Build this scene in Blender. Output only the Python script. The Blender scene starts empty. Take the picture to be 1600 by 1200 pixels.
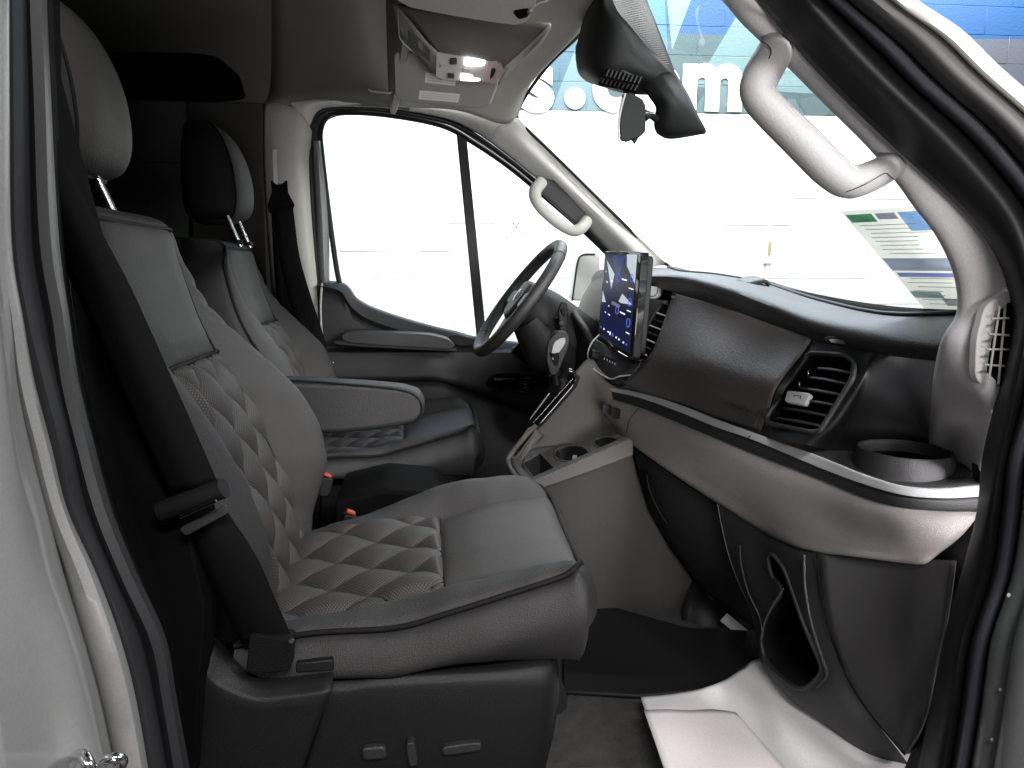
import bpy, bmesh, math, random
from mathutils import Vector, Matrix
random.seed(7)
S = bpy.context.scene
COL = S.collection
R = math.radians
V = Vector

# ------------------------------------------------------------------ camera
FPX = 1100.0                      # focal length in pixels of a 1600 px wide frame
CAM = V((0.0, 0.0, 0.85))
PITCH = math.atan(175.0 / FPX)
YAW = math.atan(140.0 * math.cos(PITCH) / FPX)
fwd = V((math.sin(YAW) * math.cos(PITCH), math.cos(YAW) * math.cos(PITCH), -math.sin(PITCH)))
rgt = V((math.cos(YAW), -math.sin(YAW), 0))
upv = rgt.cross(fwd)
cd = bpy.data.cameras.new('camera')
cam = bpy.data.objects.new('camera', cd); COL.objects.link(cam)
cd.sensor_width = 36; cd.lens = FPX / 1600 * 36
cd.clip_start = 0.02; cd.clip_end = 100
cam.matrix_world = Matrix.Translation(CAM) @ Matrix((rgt, upv, -fwd)).transposed().to_4x4()
S.camera = cam

# ------------------------------------------------------------------ world, lamps, exposure
W = bpy.data.worlds.new('World'); S.world = W; W.use_nodes = True
W.node_tree.nodes['Background'].inputs[0].default_value = (0.93, 0.95, 1.0, 1)
W.node_tree.nodes['Background'].inputs[1].default_value = 0.06
S.view_settings.view_transform = 'Standard'; S.view_settings.look = 'None'
S.view_settings.exposure = 0.0; S.view_settings.gamma = 1
def lamp(name, loc, target, sx, sy, power, col=(1, 1, 1)):
    l = bpy.data.lights.new(name, 'AREA'); l.shape = 'RECTANGLE'; l.size = sx; l.size_y = sy
    l.energy = power; l.color = col
    o = bpy.data.objects.new(name, l); COL.objects.link(o); o.location = loc
    o.rotation_euler = (V(target) - V(loc)).to_track_quat('-Z', 'Y').to_euler()
    return o
lamp('shop_lamp_wall', (1.6, 4.3, 4.2), (1.6, 7.2, 1.2), 7, .6, 900, (1, .99, .96))
lamp('shop_lamp_side', (1.6, 3.9, 3.0), (0.7, 1.5, .5), 3, .5, 90, (1, .99, .97))
lamp('shop_lamp_front', (3.2, .1, 2.7), (.5, 2.3, 1.0), 1.8, .8, 130, (1, .98, .96))
lamp('shop_lamp_behind', (-.9, -1.8, 2.4), (0.9, 1.2, .55), 1.4, .5, 14, (1, .97, .95))
lamp('header_fill', (.6, -2.2, .3), (.9, 2.0, 1.5), 1.2, .6, 9, (1, .97, .95)).data.spread = R(50)  # added fill that lifts the overhead header from below, no actual shop light
lamp('pillar_fill', (1.6, -1.0, 1.25), (.78, .85, .75), .5, .5, 4.5, (1, .98, 1)).data.spread = R(28)  # added fill aimed at the near pillar, not a lamp of the shop
lamp('shop_lamp_door', (.42, -1.1, 2.4), (0.65, 1.15, .55), 1.2, .20, 75, (1, .98, .97))

# ------------------------------------------------------------------ pixel helpers: a pixel of the photo at a lateral distance
def ray(x, y):
    return (fwd + rgt * ((x - 800) / FPX) + upv * ((600 - y) / FPX))
def p(x, y, Y):
    d = ray(x, y); return CAM + d * (Y / d.y)
def pX(x, y, X):
    d = ray(x, y); return CAM + d * (X / d.x)
def pZ(x, y, Z):
    d = ray(x, y); return CAM + d * ((Z - CAM.z) / d.z)
def pl(pts, a, b, c):
    """pixels onto the plane through three 3-D points"""
    n = (b - a).cross(c - a).normalized(); out = []
    for q in pts:
        d = ray(q[0], q[1]); out.append(CAM + d * ((a - CAM).dot(n) / d.dot(n)))
    return out

# ------------------------------------------------------------------ materials
MATS = {}
def mat(name, col, rough=.6, metal=0, bump=0, bscale=400, spec=.5, var=0, vscale=6, emit=None, coat=0, col2=None, grain=.07):
    m = bpy.data.materials.new(name); m.use_nodes = True; nt = m.node_tree; b = nt.nodes['Principled BSDF']
    b.inputs['Base Color'].default_value = (*col, 1); b.inputs['Roughness'].default_value = rough
    b.inputs['Metallic'].default_value = metal; b.inputs['Specular IOR Level'].default_value = spec
    b.inputs['Coat Weight'].default_value = coat
    tc = nt.nodes.new('ShaderNodeNewGeometry')
    if var or col2:
        n = nt.nodes.new('ShaderNodeTexNoise'); n.inputs['Scale'].default_value = vscale; n.inputs['Detail'].default_value = 5
        nt.links.new(tc.outputs['Position'], n.inputs['Vector'])
        r = nt.nodes.new('ShaderNodeMixRGB'); c2 = col2 or tuple(c * (1 - var) for c in col)
        r.inputs[1].default_value = (*col, 1); r.inputs[2].default_value = (*c2, 1)
        mr = nt.nodes.new('ShaderNodeMapRange'); mr.inputs[1].default_value = .35; mr.inputs[2].default_value = .65
        nt.links.new(n.outputs['Fac'], mr.inputs[0]); nt.links.new(mr.outputs[0], r.inputs[0])
        fn = nt.nodes.new('ShaderNodeTexNoise'); fn.inputs['Scale'].default_value = 420; fn.inputs['Detail'].default_value = 2
        nt.links.new(tc.outputs['Position'], fn.inputs['Vector'])
        fm = nt.nodes.new('ShaderNodeMapRange'); fm.inputs[1].default_value = .3; fm.inputs[2].default_value = .7; fm.inputs[3].default_value = 1 - grain; fm.inputs[4].default_value = 1 + grain
        nt.links.new(fn.outputs['Fac'], fm.inputs[0])
        gm = nt.nodes.new('ShaderNodeVectorMath'); gm.operation = 'SCALE'
        nt.links.new(r.outputs[0], gm.inputs[0]); nt.links.new(fm.outputs[0], gm.inputs['Scale'])
        nt.links.new(gm.outputs[0], b.inputs['Base Color'])
        m2 = nt.nodes.new('ShaderNodeMapRange'); m2.inputs[3].default_value = max(rough - .06, 0); m2.inputs[4].default_value = rough + .06
        nt.links.new(n.outputs['Fac'], m2.inputs[0]); nt.links.new(m2.outputs[0], b.inputs['Roughness'])
    if bump:
        v = nt.nodes.new('ShaderNodeTexVoronoi'); v.inputs['Scale'].default_value = bscale
        n2 = nt.nodes.new('ShaderNodeTexNoise'); n2.inputs['Scale'].default_value = bscale * .45; n2.inputs['Detail'].default_value = 3
        ad = nt.nodes.new('ShaderNodeMath'); ad.operation = 'ADD'
        nt.links.new(tc.outputs['Position'], v.inputs['Vector']); nt.links.new(tc.outputs['Position'], n2.inputs['Vector'])
        nt.links.new(v.outputs['Distance'], ad.inputs[0]); nt.links.new(n2.outputs['Fac'], ad.inputs[1])
        bp = nt.nodes.new('ShaderNodeBump'); bp.inputs['Strength'].default_value = bump; bp.inputs['Distance'].default_value = .0018
        nt.links.new(ad.outputs[0], bp.inputs['Height']); nt.links.new(bp.outputs[0], b.inputs['Normal'])
    if emit:
        b.inputs['Emission Color'].default_value = (*emit[0], 1); b.inputs['Emission Strength'].default_value = emit[1]
    return m
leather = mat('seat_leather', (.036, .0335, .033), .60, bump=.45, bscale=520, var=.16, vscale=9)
head_shade = mat('headrest_side_shaded', (.006, .006, .006), .65, bump=.5, bscale=450)  # headrest leather again, darkened in colour for its shaded side
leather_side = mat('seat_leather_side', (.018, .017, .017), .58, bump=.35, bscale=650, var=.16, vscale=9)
piping_m = mat('piping', (.010, .0095, .010), .65, spec=.12)
plast = mat('black_plastic', (.010, .010, .011), .42, spec=.3, bump=.25, bscale=900, var=.1)
plast_grey = mat('dark_grey_plastic', (.024, .0235, .025), .46, bump=.3, bscale=900, var=.1)
plast_soft = mat('soft_black', (.006, .006, .0065), .6, spec=.3, bump=.2, bscale=900)
dash_m = mat('dash_upper', (.078, .070, .068), .44, bump=.5, bscale=650, var=.12, vscale=4)
dash_top_m = mat('dash_top', (.032, .032, .034), .42, bump=.4, bscale=600, var=.1)
roll_m = mat('dash_roll', (.25, .232, .224), .32, bump=.55, bscale=700, var=.10, vscale=7)
console_m = mat('console_grey', (.115, .108, .101), .5, bump=.3, bscale=800, var=.08)
trim_m = mat('silver_trim', (.40, .405, .41), .42, bump=.1, bscale=1200, var=.06)
handle_m = mat('handle_grey', (.31, .30, .302), .5, bump=.2, bscale=1000, var=.05)
pillar_m = mat('pillar_grey', (.66, .635, .65), .6, bump=.25, bscale=1000, var=.05)
pillar_far_m = mat('pillar_far', (.62, .61, .57), .55, bump=.2, bscale=900, var=.05)
headl_m = mat('headliner', (.52, .50, .46), .9, bump=.3, bscale=900, var=.08)
headd_m = mat('headliner_shaded', (.09, .088, .080), .9, bump=.3, bscale=700, var=.1)  # rear headliner, its fall-off of light put into the colour
rubber = mat('rubber', (.008, .008, .009), .5, spec=.3, var=.2)
sheen = mat('black_paint_metal', (.11, .11, .135), .36, var=.15, vscale=8)
paint = mat('white_paint', (.62, .62, .60), .28, coat=.6, var=.06, vscale=3)
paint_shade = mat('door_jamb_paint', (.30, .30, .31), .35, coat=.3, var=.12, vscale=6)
chrome = mat('chrome', (.75, .75, .76), .15, metal=1)
gloss = mat('piano_black', (.008, .008, .009), .06, coat=1)
webbing = mat('belt_webbing', (.007, .007, .007), .85, spec=.08, bump=.3, bscale=1600)
web2 = mat('dark_webbing', (.006, .006, .006), .8, spec=.15, bump=.5, bscale=500)
paperm = mat('paper', (.74, .72, .73), .8, bump=.1, bscale=60, var=.05, vscale=3)
whitep = mat('label_white', (.80, .80, .76), .6)
redp = mat('red_plastic', (.40, .06, .03), .45)
greenp = mat('green_grey_panel', (.105, .118, .105), .85, bump=.3, bscale=500, var=.15)
darkp = mat('dark_panel', (.050, .046, .043), .85, bump=.3, bscale=500, var=.15)
blackm = mat('deep_black', (.003, .003, .003), .8, spec=.08)
carpet = mat('carpet', (.035, .034, .033), .95, bump=1.0, bscale=260, var=.35, vscale=40)
lit = mat('lamp_glow', (.9, .9, .9), .4, emit=((1, .99, .97), 6))
visor_m = mat('visor_vinyl', (.34, .335, .32), .75, bump=.3, bscale=800, var=.06)
conso_m = mat('overhead_console_cloth', (.22, .205, .185), .9, bump=.4, bscale=700, var=.08)
silverpl = mat('silver_plastic', (.52, .51, .50), .35, var=.05)

def perforated():
    m = mat('perforated_leather', (.030, .0265, .0245), .6, bump=.25, bscale=700, var=.15, vscale=9)
    nt = m.node_tree; b = nt.nodes['Principled BSDF']
    uv = nt.nodes.new('ShaderNodeUVMap'); sc = nt.nodes.new('ShaderNodeMapping')
    sc.inputs['Scale'].default_value = (250, 250, 1); nt.links.new(uv.outputs[0], sc.inputs[0])
    v = nt.nodes.new('ShaderNodeTexVoronoi'); v.inputs['Randomness'].default_value = 0; v.inputs['Scale'].default_value = 1
    sc.inputs['Rotation'].default_value = (0, 0, R(45))
    nt.links.new(sc.outputs[0], v.inputs['Vector'])
    lt = nt.nodes.new('ShaderNodeMapRange'); lt.inputs[1].default_value = .30; lt.inputs[2].default_value = .20
    nt.links.new(v.outputs['Distance'], lt.inputs[0])
    mx = nt.nodes.new('ShaderNodeMixRGB'); mx.inputs[2].default_value = (.10, .088, .08, 1)
    src = b.inputs['Base Color'].links[0].from_socket
    nt.links.new(src, mx.inputs[1]); nt.links.new(lt.outputs[0], mx.inputs[0]); nt.links.new(mx.outputs[0], b.inputs['Base Color'])
    return m
perf = perforated()

def glassmat(name, tint=(1, 1, 1), amount=.06):
    m = bpy.data.materials.new(name); m.use_nodes = True; nt = m.node_tree
    for n in list(nt.nodes):
        if n.type != 'OUTPUT_MATERIAL': nt.nodes.remove(n)
    out = [n for n in nt.nodes if n.type == 'OUTPUT_MATERIAL'][0]
    t = nt.nodes.new('ShaderNodeBsdfTransparent'); t.inputs[0].default_value = (*tint, 1)
    g = nt.nodes.new('ShaderNodeBsdfGlossy'); g.inputs['Roughness'].default_value = .02
    fr = nt.nodes.new('ShaderNodeFresnel'); fr.inputs[0].default_value = 1.25
    mx = nt.nodes.new('ShaderNodeMixShader')
    nt.links.new(fr.outputs[0], mx.inputs[0]); nt.links.new(t.outputs[0], mx.inputs[1]); nt.links.new(g.outputs[0], mx.inputs[2])
    nt.links.new(mx.outputs[0], out.inputs[0])
    return m
glass = glassmat('window_glass', (.97, .99, .98))
glass_ws = glassmat('windshield_glass', (.93, .985, .975))

# ------------------------------------------------------------------ object helpers
def thing(name, label, cat, base=(0, 0, 0), group=None):
    o = bpy.data.objects.new(name, None); COL.objects.link(o); o.location = base
    o.empty_display_size = .05
    o['label'] = label; o['category'] = cat
    if group: o['group'] = group
    return o
def tag(o, label, cat, group=None):
    o['label'] = label; o['category'] = cat
    if group: o['group'] = group
    return o
def link(name, me, m, parent=None, kind=None):
    o = bpy.data.objects.new(name, me); COL.objects.link(o)
    if m is not None: me.materials.append(m)
    if parent is not None:
        o.parent = parent
        if parent.type == 'EMPTY': o.location = -V(parent.location)
    if kind: o['kind'] = kind
    return o
def finish(me, ang=40):
    me.shade_smooth()
    try: me.set_sharp_from_angle(angle=R(ang))
    except Exception: pass
def cr(P0, P1, P2, P3, t):
    return .5 * ((2 * P1) + (P2 - P0) * t + (2 * P0 - 5 * P1 + 4 * P2 - P3) * t * t + (3 * P1 - P0 - 3 * P2 + P3) * t ** 3)
def sample(pts, n, smooth=True, closed=False):
    out = []; N = len(pts)
    seg = N if closed else N - 1
    for i in range(seg):
        a = pts[i]; b = pts[(i + 1) % N]
        z = pts[i - 1] if (i > 0 or closed) else a + (a - b)
        c = pts[(i + 2) % N] if (i + 2 < N or closed) else b + (b - a)
        for k in range(n):
            t = k / n
            out.append(cr(z, a, b, c, t) if smooth else a.lerp(b, t))
    if not closed: out.append(pts[-1].copy())
    return out
def grid_mesh(name, rows, closed_u=False):
    me = bpy.data.meshes.new(name); nr = len(rows); nc = len(rows[0])
    vs = [v for r in rows for v in r]; fs = []
    for i in range(nr - 1):
        for j in range(nc - 1 if not closed_u else nc):
            k = (j + 1) % nc
            fs.append((i * nc + j, i * nc + k, (i + 1) * nc + k, (i + 1) * nc + j))
    me.from_pydata([tuple(v) for v in vs], [], fs)
    uv = me.uv_layers.new(name='UVMap')
    cu = [0.0]; mid = rows[nr // 2]
    for j in range(1, nc): cu.append(cu[-1] + (mid[j] - mid[j - 1]).length)
    cv = [0.0]
    for i in range(1, nr): cv.append(cv[-1] + (rows[i][nc // 2] - rows[i - 1][nc // 2]).length)
    if closed_u: cu.append(cu[-1] + .01)
    for f in me.polygons:
        for li in f.loop_indices:
            vi = me.loops[li].vertex_index; uv.data[li].uv = (cu[vi % nc], cv[vi // nc])
    return me
def surf(name, ctrl, m, parent=None, nu=4, nv=4, su=True, sv=True, th=.006, ang=50, kind=None, off=0, bev=0):
    """ctrl: rows of 3-D points; interpolated along and across, given thickness"""
    rows = [sample(r, nu, su) for r in ctrl]
    cols = list(zip(*rows)); cols = [sample(list(c), nv, sv) for c in cols]
    rows = [list(r) for r in zip(*cols)]
    me = grid_mesh(name, rows); finish(me, ang)
    o = link(name, me, m, parent, kind)
    if th:
        s = o.modifiers.new('solid', 'SOLIDIFY'); s.thickness = th; s.offset = off
        s.use_even_offset = False
    return o
def strip(name, a, b, m, parent=None, **kw):
    """two pixel edges of (x, y, Y) each"""
    return surf(name, [[p(*u), p(*v)] for u, v in zip(a, b)], m, parent, **kw)
def px(rows): return [[p(*q) for q in r] for r in rows]
def frames(pts, closed):
    N = len(pts); T = []
    for i in range(N):
        a = pts[i - 1] if (i > 0 or closed) else pts[i]; b = pts[(i + 1) % N] if (i + 1 < N or closed) else pts[i]
        t = (b - a); T.append(t.normalized() if t.length > 1e-9 else V((0, 0, 1)))
    return T
def tube(name, pts, r, m, parent=None, n=5, seg=10, smooth=True, closed=False, flat=1.0, up=None, kind=None):
    q = sample([V(a) for a in pts], n, smooth, closed); T = frames(q, closed)
    rr = r if isinstance(r, (list, tuple)) else [r] * len(pts)
    rad = []
    for i in range(len(q)):
        f = i / n; k = int(f); t = f - k
        rad.append(rr[k % len(rr)] * (1 - t) + rr[(k + 1) % len(rr) if closed else min(k + 1, len(rr) - 1)] * t)
    N = V(up) if up is not None else (V((0, 0, 1)) if abs(T[0].z) < .9 else V((1, 0, 0)))
    rings = []
    for i, c in enumerate(q):
        if up is not None: N = V(up)
        N = (N - T[i] * N.dot(T[i])).normalized(); B = T[i].cross(N)
        rings.append([c + (N * math.cos(a) + B * math.sin(a) * flat) * rad[i] for a in [2 * math.pi * k / seg for k in range(seg)]])
    vs = [v for g in rings for v in g]; fs = []; L = len(rings)
    for i in range(L if closed else L - 1):
        for j in range(seg):
            k = (j + 1) % seg; i2 = (i + 1) % L
            fs.append((i * seg + j, i * seg + k, i2 * seg + k, i2 * seg + j))
    if not closed:
        fs.append(tuple(range(seg))[::-1]); fs.append(tuple((L - 1) * seg + k for k in range(seg)))
    me = bpy.data.meshes.new(name); me.from_pydata([tuple(v) for v in vs], [], fs); finish(me, 50)
    return link(name, me, m, parent, kind)
def slab(name, pts, ext, m, parent=None, bev=.003, seg=2, kind=None, ang=35):
    """outline of 3-D points pushed along ext (a vector), edges rounded"""
    me = bpy.data.meshes.new(name); bm = bmesh.new(); ext = V(ext)
    a = [bm.verts.new(q) for q in pts]; b = [bm.verts.new(q + ext) for q in pts]; n = len(pts)
    bm.faces.new(a); bm.faces.new(b[::-1])
    for i in range(n): bm.faces.new((a[(i + 1) % n], a[i], b[i], b[(i + 1) % n]))
    bmesh.ops.recalc_face_normals(bm, faces=bm.faces)
    bm.to_mesh(me); bm.free(); finish(me, ang)
    o = link(name, me, m, parent, kind)
    if bev:
        w = o.modifiers.new('bevel', 'BEVEL'); w.width = bev; w.segments = seg; w.limit_method = 'ANGLE'; w.angle_limit = R(35)
        w.harden_normals = False
    return o
def rnd(pts, r=.2, n=3):
    """round the corners of a 3-D outline"""
    out = []; N = len(pts)
    for i in range(N):
        a, b, c = pts[i - 1], pts[i], pts[(i + 1) % N]
        p0 = b.lerp(a, r); p1 = b.lerp(c, r)
        for k in range(n + 1):
            t = k / n; out.append(p0.lerp(b, t).lerp(b.lerp(p1, t), t))
    return out
def box(name, c, s, m, parent=None, rot=(0, 0, 0), bev=.003, kind=None, mtx=None):
    M = mtx or (Matrix.Translation(c) @ __import__('mathutils').Euler(rot).to_matrix().to_4x4())
    hx, hy, hz = s[0] / 2, s[1] / 2, s[2] / 2
    base = [M @ V((x * hx, y * hy, -hz)) for x, y in ((-1, -1), (1, -1), (1, 1), (-1, 1))]
    return slab(name, base, (M.to_3x3() @ V((0, 0, 2 * hz))), m, parent, bev, kind=kind)
def lathe(name, prof, c, m, parent=None, axis=(0, 0, 1), n=40):
    Q = V((0, 0, 1)).rotation_difference(V(axis)).to_matrix(); rows = []
    for r, z in prof: rows.append([V(c) + Q @ V((r * math.cos(2 * math.pi * k / n), r * math.sin(2 * math.pi * k / n), z)) for k in range(n)])
    me = grid_mesh(name, rows, True); finish(me, 35)
    return link(name, me, m, parent)
def text(name, body, c, X, Yv, size, m, parent=None, ext=.0004, bold=0):
    cu = bpy.data.curves.new(name, 'FONT'); cu.body = body; cu.size = size; cu.align_x = 'CENTER'; cu.align_y = 'CENTER'; cu.extrude = ext; cu.offset = bold
    t = bpy.data.objects.new(name, cu); COL.objects.link(t)
    bpy.context.view_layer.update()
    me = bpy.data.meshes.new_from_object(t.evaluated_get(bpy.context.evaluated_depsgraph_get())); bpy.data.objects.remove(t)
    X = V(X).normalized(); Z = X.cross(V(Yv)).normalized(); Y2 = Z.cross(X)
    M = Matrix.Translation(c) @ Matrix((X, Y2, Z)).transposed().to_4x4()
    me.transform(M)
    me.materials.clear()
    return link(name, me, m, parent)
def copy_tree(o, parent=None):
    c = o.copy(); COL.objects.link(c); c.parent = parent
    for ch in [k for k in ALLCH.get(o.name, [])]: copy_tree(ch, c)
    return c
ALLCH = {}

# =================================================================== SHOP: floor and painted block wall
g = surf('shop_floor', [[V((-6, -6, -.65)), V((9, -6, -.65))], [V((-6, 9, -.65)), V((9, 9, -.65))]],
         mat('concrete', (.11, .108, .105), .5, var=.2, vscale=2), nu=1, nv=1, su=False, sv=False, th=.02, kind='structure')
WA = p(820, 172, 5.25); WB = pZ(1320, 182, WA.z)
wd = (WB - WA); wd.z = 0; wd.normalize(); wn = V((wd.y, -wd.x, 0))       # wn faces the van
if wn.y > 0: wn = -wn
UZ = V((0, 0, 1))
def wallpt(x, y):
    q = pl([(x, y)], WA, WB, WA + UZ)[0]; return ((q - WA).dot(wd), q.z)
zw = WA.z; zb = wallpt(1150, 55)[1]
def mural():
    m = mat('mural_paint', (.8, .8, .8), .55, bump=.5, bscale=90); nt = m.node_tree; b = nt.nodes['Principled BSDF']
    N = nt.nodes.new; L = nt.links.new
    geo = N('ShaderNodeNewGeometry')
    def dot(vec, off):
        d = N('ShaderNodeVectorMath'); d.operation = 'DOT_PRODUCT'; L(geo.outputs['Position'], d.inputs[0]); d.inputs[1].default_value = vec
        a = N('ShaderNodeMath'); a.operation = 'ADD'; a.inputs[1].default_value = off; L(d.outputs['Value'], a.inputs[0]); return a.outputs[0]
    s = dot(tuple(wd), -WA.dot(wd)); z = dot((0, 0, 1), 0)
    def M(op, a, c):
        k = N('ShaderNodeMath'); k.operation = op
        for i, q in enumerate((a, c)):
            if isinstance(q, (int, float)): k.inputs[i].default_value = q
            else: L(q, k.inputs[i])
        return k.outputs[0]
    def mix(f, c1, c2):
        k = N('ShaderNodeMixRGB'); L(f, k.inputs[0])
        for i, q in ((1, c1), (2, c2)):
            if isinstance(q, tuple): k.inputs[i].default_value = (*q, 1)
            else: L(q, k.inputs[i])
        return k.outputs[0]
    def tri(pts):
        cx = sum(q[0] for q in pts) / 3; cz = sum(q[1] for q in pts) / 3; f = None
        for i in range(3):
            (x0, z0), (x1, z1) = pts[i], pts[(i + 1) % 3]
            a, c = -(z1 - z0), (x1 - x0); o = -(a * x0 + c * z0)
            if a * cx + c * cz + o < 0: a, c, o = -a, -c, -o
            e = M('ADD', M('MULTIPLY', s, a), M('ADD', M('MULTIPLY', z, c), o))
            e = M('GREATER_THAN', e, 0.0)
            f = e if f is None else M('MULTIPLY', f, e)
        return f
    col = mix(M('GREATER_THAN', z, zb), (.046, .082, .096), (.014, .066, .19))
    for pts, c in (
        (((1036, -60), (1102, -60), (1050, 78)), (.17, .27, .32)),
        (((1190, -40), (1085, 135), (1330, 150)), (.15, .25, .28)),
        (((900, 60), (965, 176), (830, 176)), (.17, .26, .31)),
        (((1000, -40), (1036, -40), (1046, 120)), (.07, .18, .29)),
        (((840, 40), (905, 60), (860, 176)), (.07, .15, .21)),
        (((1120, 120), (1190, 176), (1080, 176)), (.12, .19, .21)),
        (((1420, 60), (1700, 62), (1560, 330)), (.10, .115, .15))):
        col = mix(tri([wallpt(*q) for q in pts]), col, tuple(k * .74 for k in c))
    col = mix(M('LESS_THAN', z, zw), col, (.86, .87, .87))
    L(col, b.inputs['Base Color']); return m
mural_m = mural()
wall = thing('block_wall', 'painted cinder block wall outside the van, blue mural above white', 'wall', tuple(WA - UZ * (WA.z + .65)))
mid = WA + wd * 1.5 + wn * -.06; mid.z = 1.55
def wbox(name, s0, s1, z0, z1, d0, d1, m, parent, bev=.004, seg=1):
    a = WA + wd * s0 + wn * d1; a.z = z0
    b_ = WA + wd * s1 + wn * d1; b_.z = z0
    c = b_.copy(); c.z = z1; d = a.copy(); d.z = z1
    return slab(name, [a, b_, c, d], -wn * (d1 - d0), m, parent, bev, seg)
wbox('mortar', -5, 5.5, -.64, 4.6, -.2, -.0014, mural_m, wall, 0)
bw, bh = .40, .20
proto = None; zc0 = zw - bh * 9
for r in range(15):
    for c in range(18):
        s0 = -2.15 + c * bw + (bw / 2 if r % 2 else 0); z0 = zc0 + r * bh
        if proto is None:
            proto = wbox('block', s0 + .003, s0 + bw - .003, z0 + .003, z0 + bh - .003, -.05, .0, mural_m, wall, .0012, 1); ps = (s0, z0)
        else:
            o = proto.copy(); COL.objects.link(o); o.parent = wall
            o.location = V(proto.location) + wd * (s0 - ps[0]) + UZ * (z0 - ps[1]) + wn * random.uniform(-.0015, .0015)
# sign letters painted big on the wall
lets = thing('wall_lettering', 'large white lower case letters across the blue mural on the wall', 'lettering', tuple(WA))
lm_ = mat('letter_paint', (.90, .91, .91), .5)
for ch, x, y in (('s', 840, 127), ('.', 899, 108), ('c', 955, 127), ('o', 1028, 127), ('m', 1114, 127)):
    q = pl([(x, y)], WA + wn * .006, WB + wn * .006, WA + wn * .006 + UZ)[0]
    text('letter', ch, q, wd, UZ, .61 if ch != '.' else .80, lm_, lets, ext=.002, bold=.026)
# conduit
s_c = wallpt(1204, 300)[0]
cp = thing('conduit_pipe', 'thin white vertical conduit on the white block wall with a yellow tag', 'pipe', tuple(WA + wd * s_c))
def wp(s, z, d=0): q = WA + wd * s + wn * d; q.z = z; return q
tube('pipe', [wp(s_c, -.6, .02), wp(s_c, zw - .25, .02)], .014, whitep, cp, n=2, smooth=False)
wbox('tag', s_c - .012, s_c + .012, wallpt(1203, 398)[1], wallpt(1203, 378)[1], .036, .04, mat('tag_yellow', (.45, .38, .20), .5), cp, .001)
wbox('clip', s_c - .03, s_c + .03, wallpt(1203, 412)[1], wallpt(1203, 405)[1], .0, .038, whitep, cp, .002)

# =================================================================== VAN SHELL
floor = surf('van_floor', [[V((-3, .72, 0)), V((1.35, .72, 0))], [V((-3, 2.75, 0)), V((1.35, 2.75, 0))]], carpet, nu=1, nv=1, su=False, sv=False, th=.04, off=-1, kind='structure')
slab('roof', [V((-3.2, .7, 2.02)), V((.2, .7, 2.02)), V((.2, 2.9, 2.02)), V((-3.2, 2.9, 2.02))], (0, 0, .05), headd_m, None, .01, kind='structure')
van = thing('van_body', 'white van body with open passenger doorway, pillars, trims and windshield', 'van', (0, 1.7, -.65))
L_ = lambda *a, **k: strip(*a, **k)
# cargo side behind the driver
slab('rear_side_wall', [V((-3.2, 2.76, 0)), V((-.42, 2.76, 0)), V((-.42, 2.76, 2.02)), V((-3.2, 2.76, 2.02))], (0, .05, 0), headd_m, van, .004)
slab('rear_wall', [V((-3.2, .7, 0)), V((-3.2, 2.8, 0)), V((-3.2, 2.8, 2.02)), V((-3.2, .7, 2.02))], (.05, 0, 0), darkp, van, 0)
slab('near_side_wall', [V((-3.2, .78, 0)), V((-.72, .78, 0)), V((-.72, .78, 2.02)), V((-3.2, .78, 2.02))], (0, .05, 0), darkp, van, 0)
slab('near_roof_rail', [V((-.8, .70, 1.50)), V((.25, .70, 1.50)), V((.25, .70, 2.05)), V((-.8, .70, 2.05))], (0, .06, 0), darkp, van, 0)
slab('lining_panel', [p(*q, 2.72) for q in ((292, 157), (412, 160), (425, 700), (310, 700))], (0, .03, 0), darkp, van, .008)
slab('lining_panel', [p(*q, 2.73) for q in ((40, 150), (290, 157), (312, 700), (40, 700))], (0, .03, 0), greenp, van, .008)
slab('side_window', rnd([p(*q, 2.735) for q in ((60, 80), (330, 82), (372, 115), (384, 158), (60, 152))], .25, 4), (0, .03, 0), blackm, van, .004)
slab('cloth_seam', [p(*q, 2.715) for q in ((219, 252), (292, 254), (292, 255.5), (219, 253.5))], (0, .004, 0), darkp, van, 0)
# wall above the driver door, high roof side
surf('door_header', px([
    [(405, 164, 2.74), (520, 163, 2.62), (600, 166, 2.60), (640, 172, 2.57)],
    [(420, 150, 2.72), (520, 148, 2.58), (600, 152, 2.55), (640, 158, 2.53)],
    [(425, 100, 2.74), (520, 100, 2.62), (600, 100, 2.58), (640, 100, 2.56)],
    [(425, -60, 2.76), (520, -60, 2.70), (600, -60, 2.66), (640, -60, 2.62)]]), mat('header_cloth_shaded', (.12, .118, .108), .9, bump=.3, bscale=700, var=.08), van)  # cloth toned down to carry the light gradient above the door
# overhead front header (horizontal shelf over the windshield)
E = [(808, 186, 2.47), (826, 140, 2.38), (862, 98, 2.25), (905, 55, 2.05), (955, -8, 1.75), (1000, -90, 1.4), (1060, -150, 1.05)]
I = [(618, 166, 2.52), (625, 135, 2.38), (632, 100, 2.2), (640, 50, 2.0), (650, -20, 1.75), (680, -110, 1.4), (700, -200, 1.05)]
rows = []
for e, i in zip(E, I):
    a, b = p(*e), p(*i); m1 = a.lerp(b, .12) - UZ * .02; m2 = a.lerp(b, .5) + UZ * .01
    rows.append([a + UZ * .01, m1, m2, b])
surf('overhead_header', rows, headl_m, van, nu=5, nv=5)
rows = []
for i in I:
    b = p(*i); rows.append([b, b + V((-.012, 0, .02)), b + V((-.014, 0, .5))])
surf('header_edge', rows, headl_m, van, th=.02)
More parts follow.
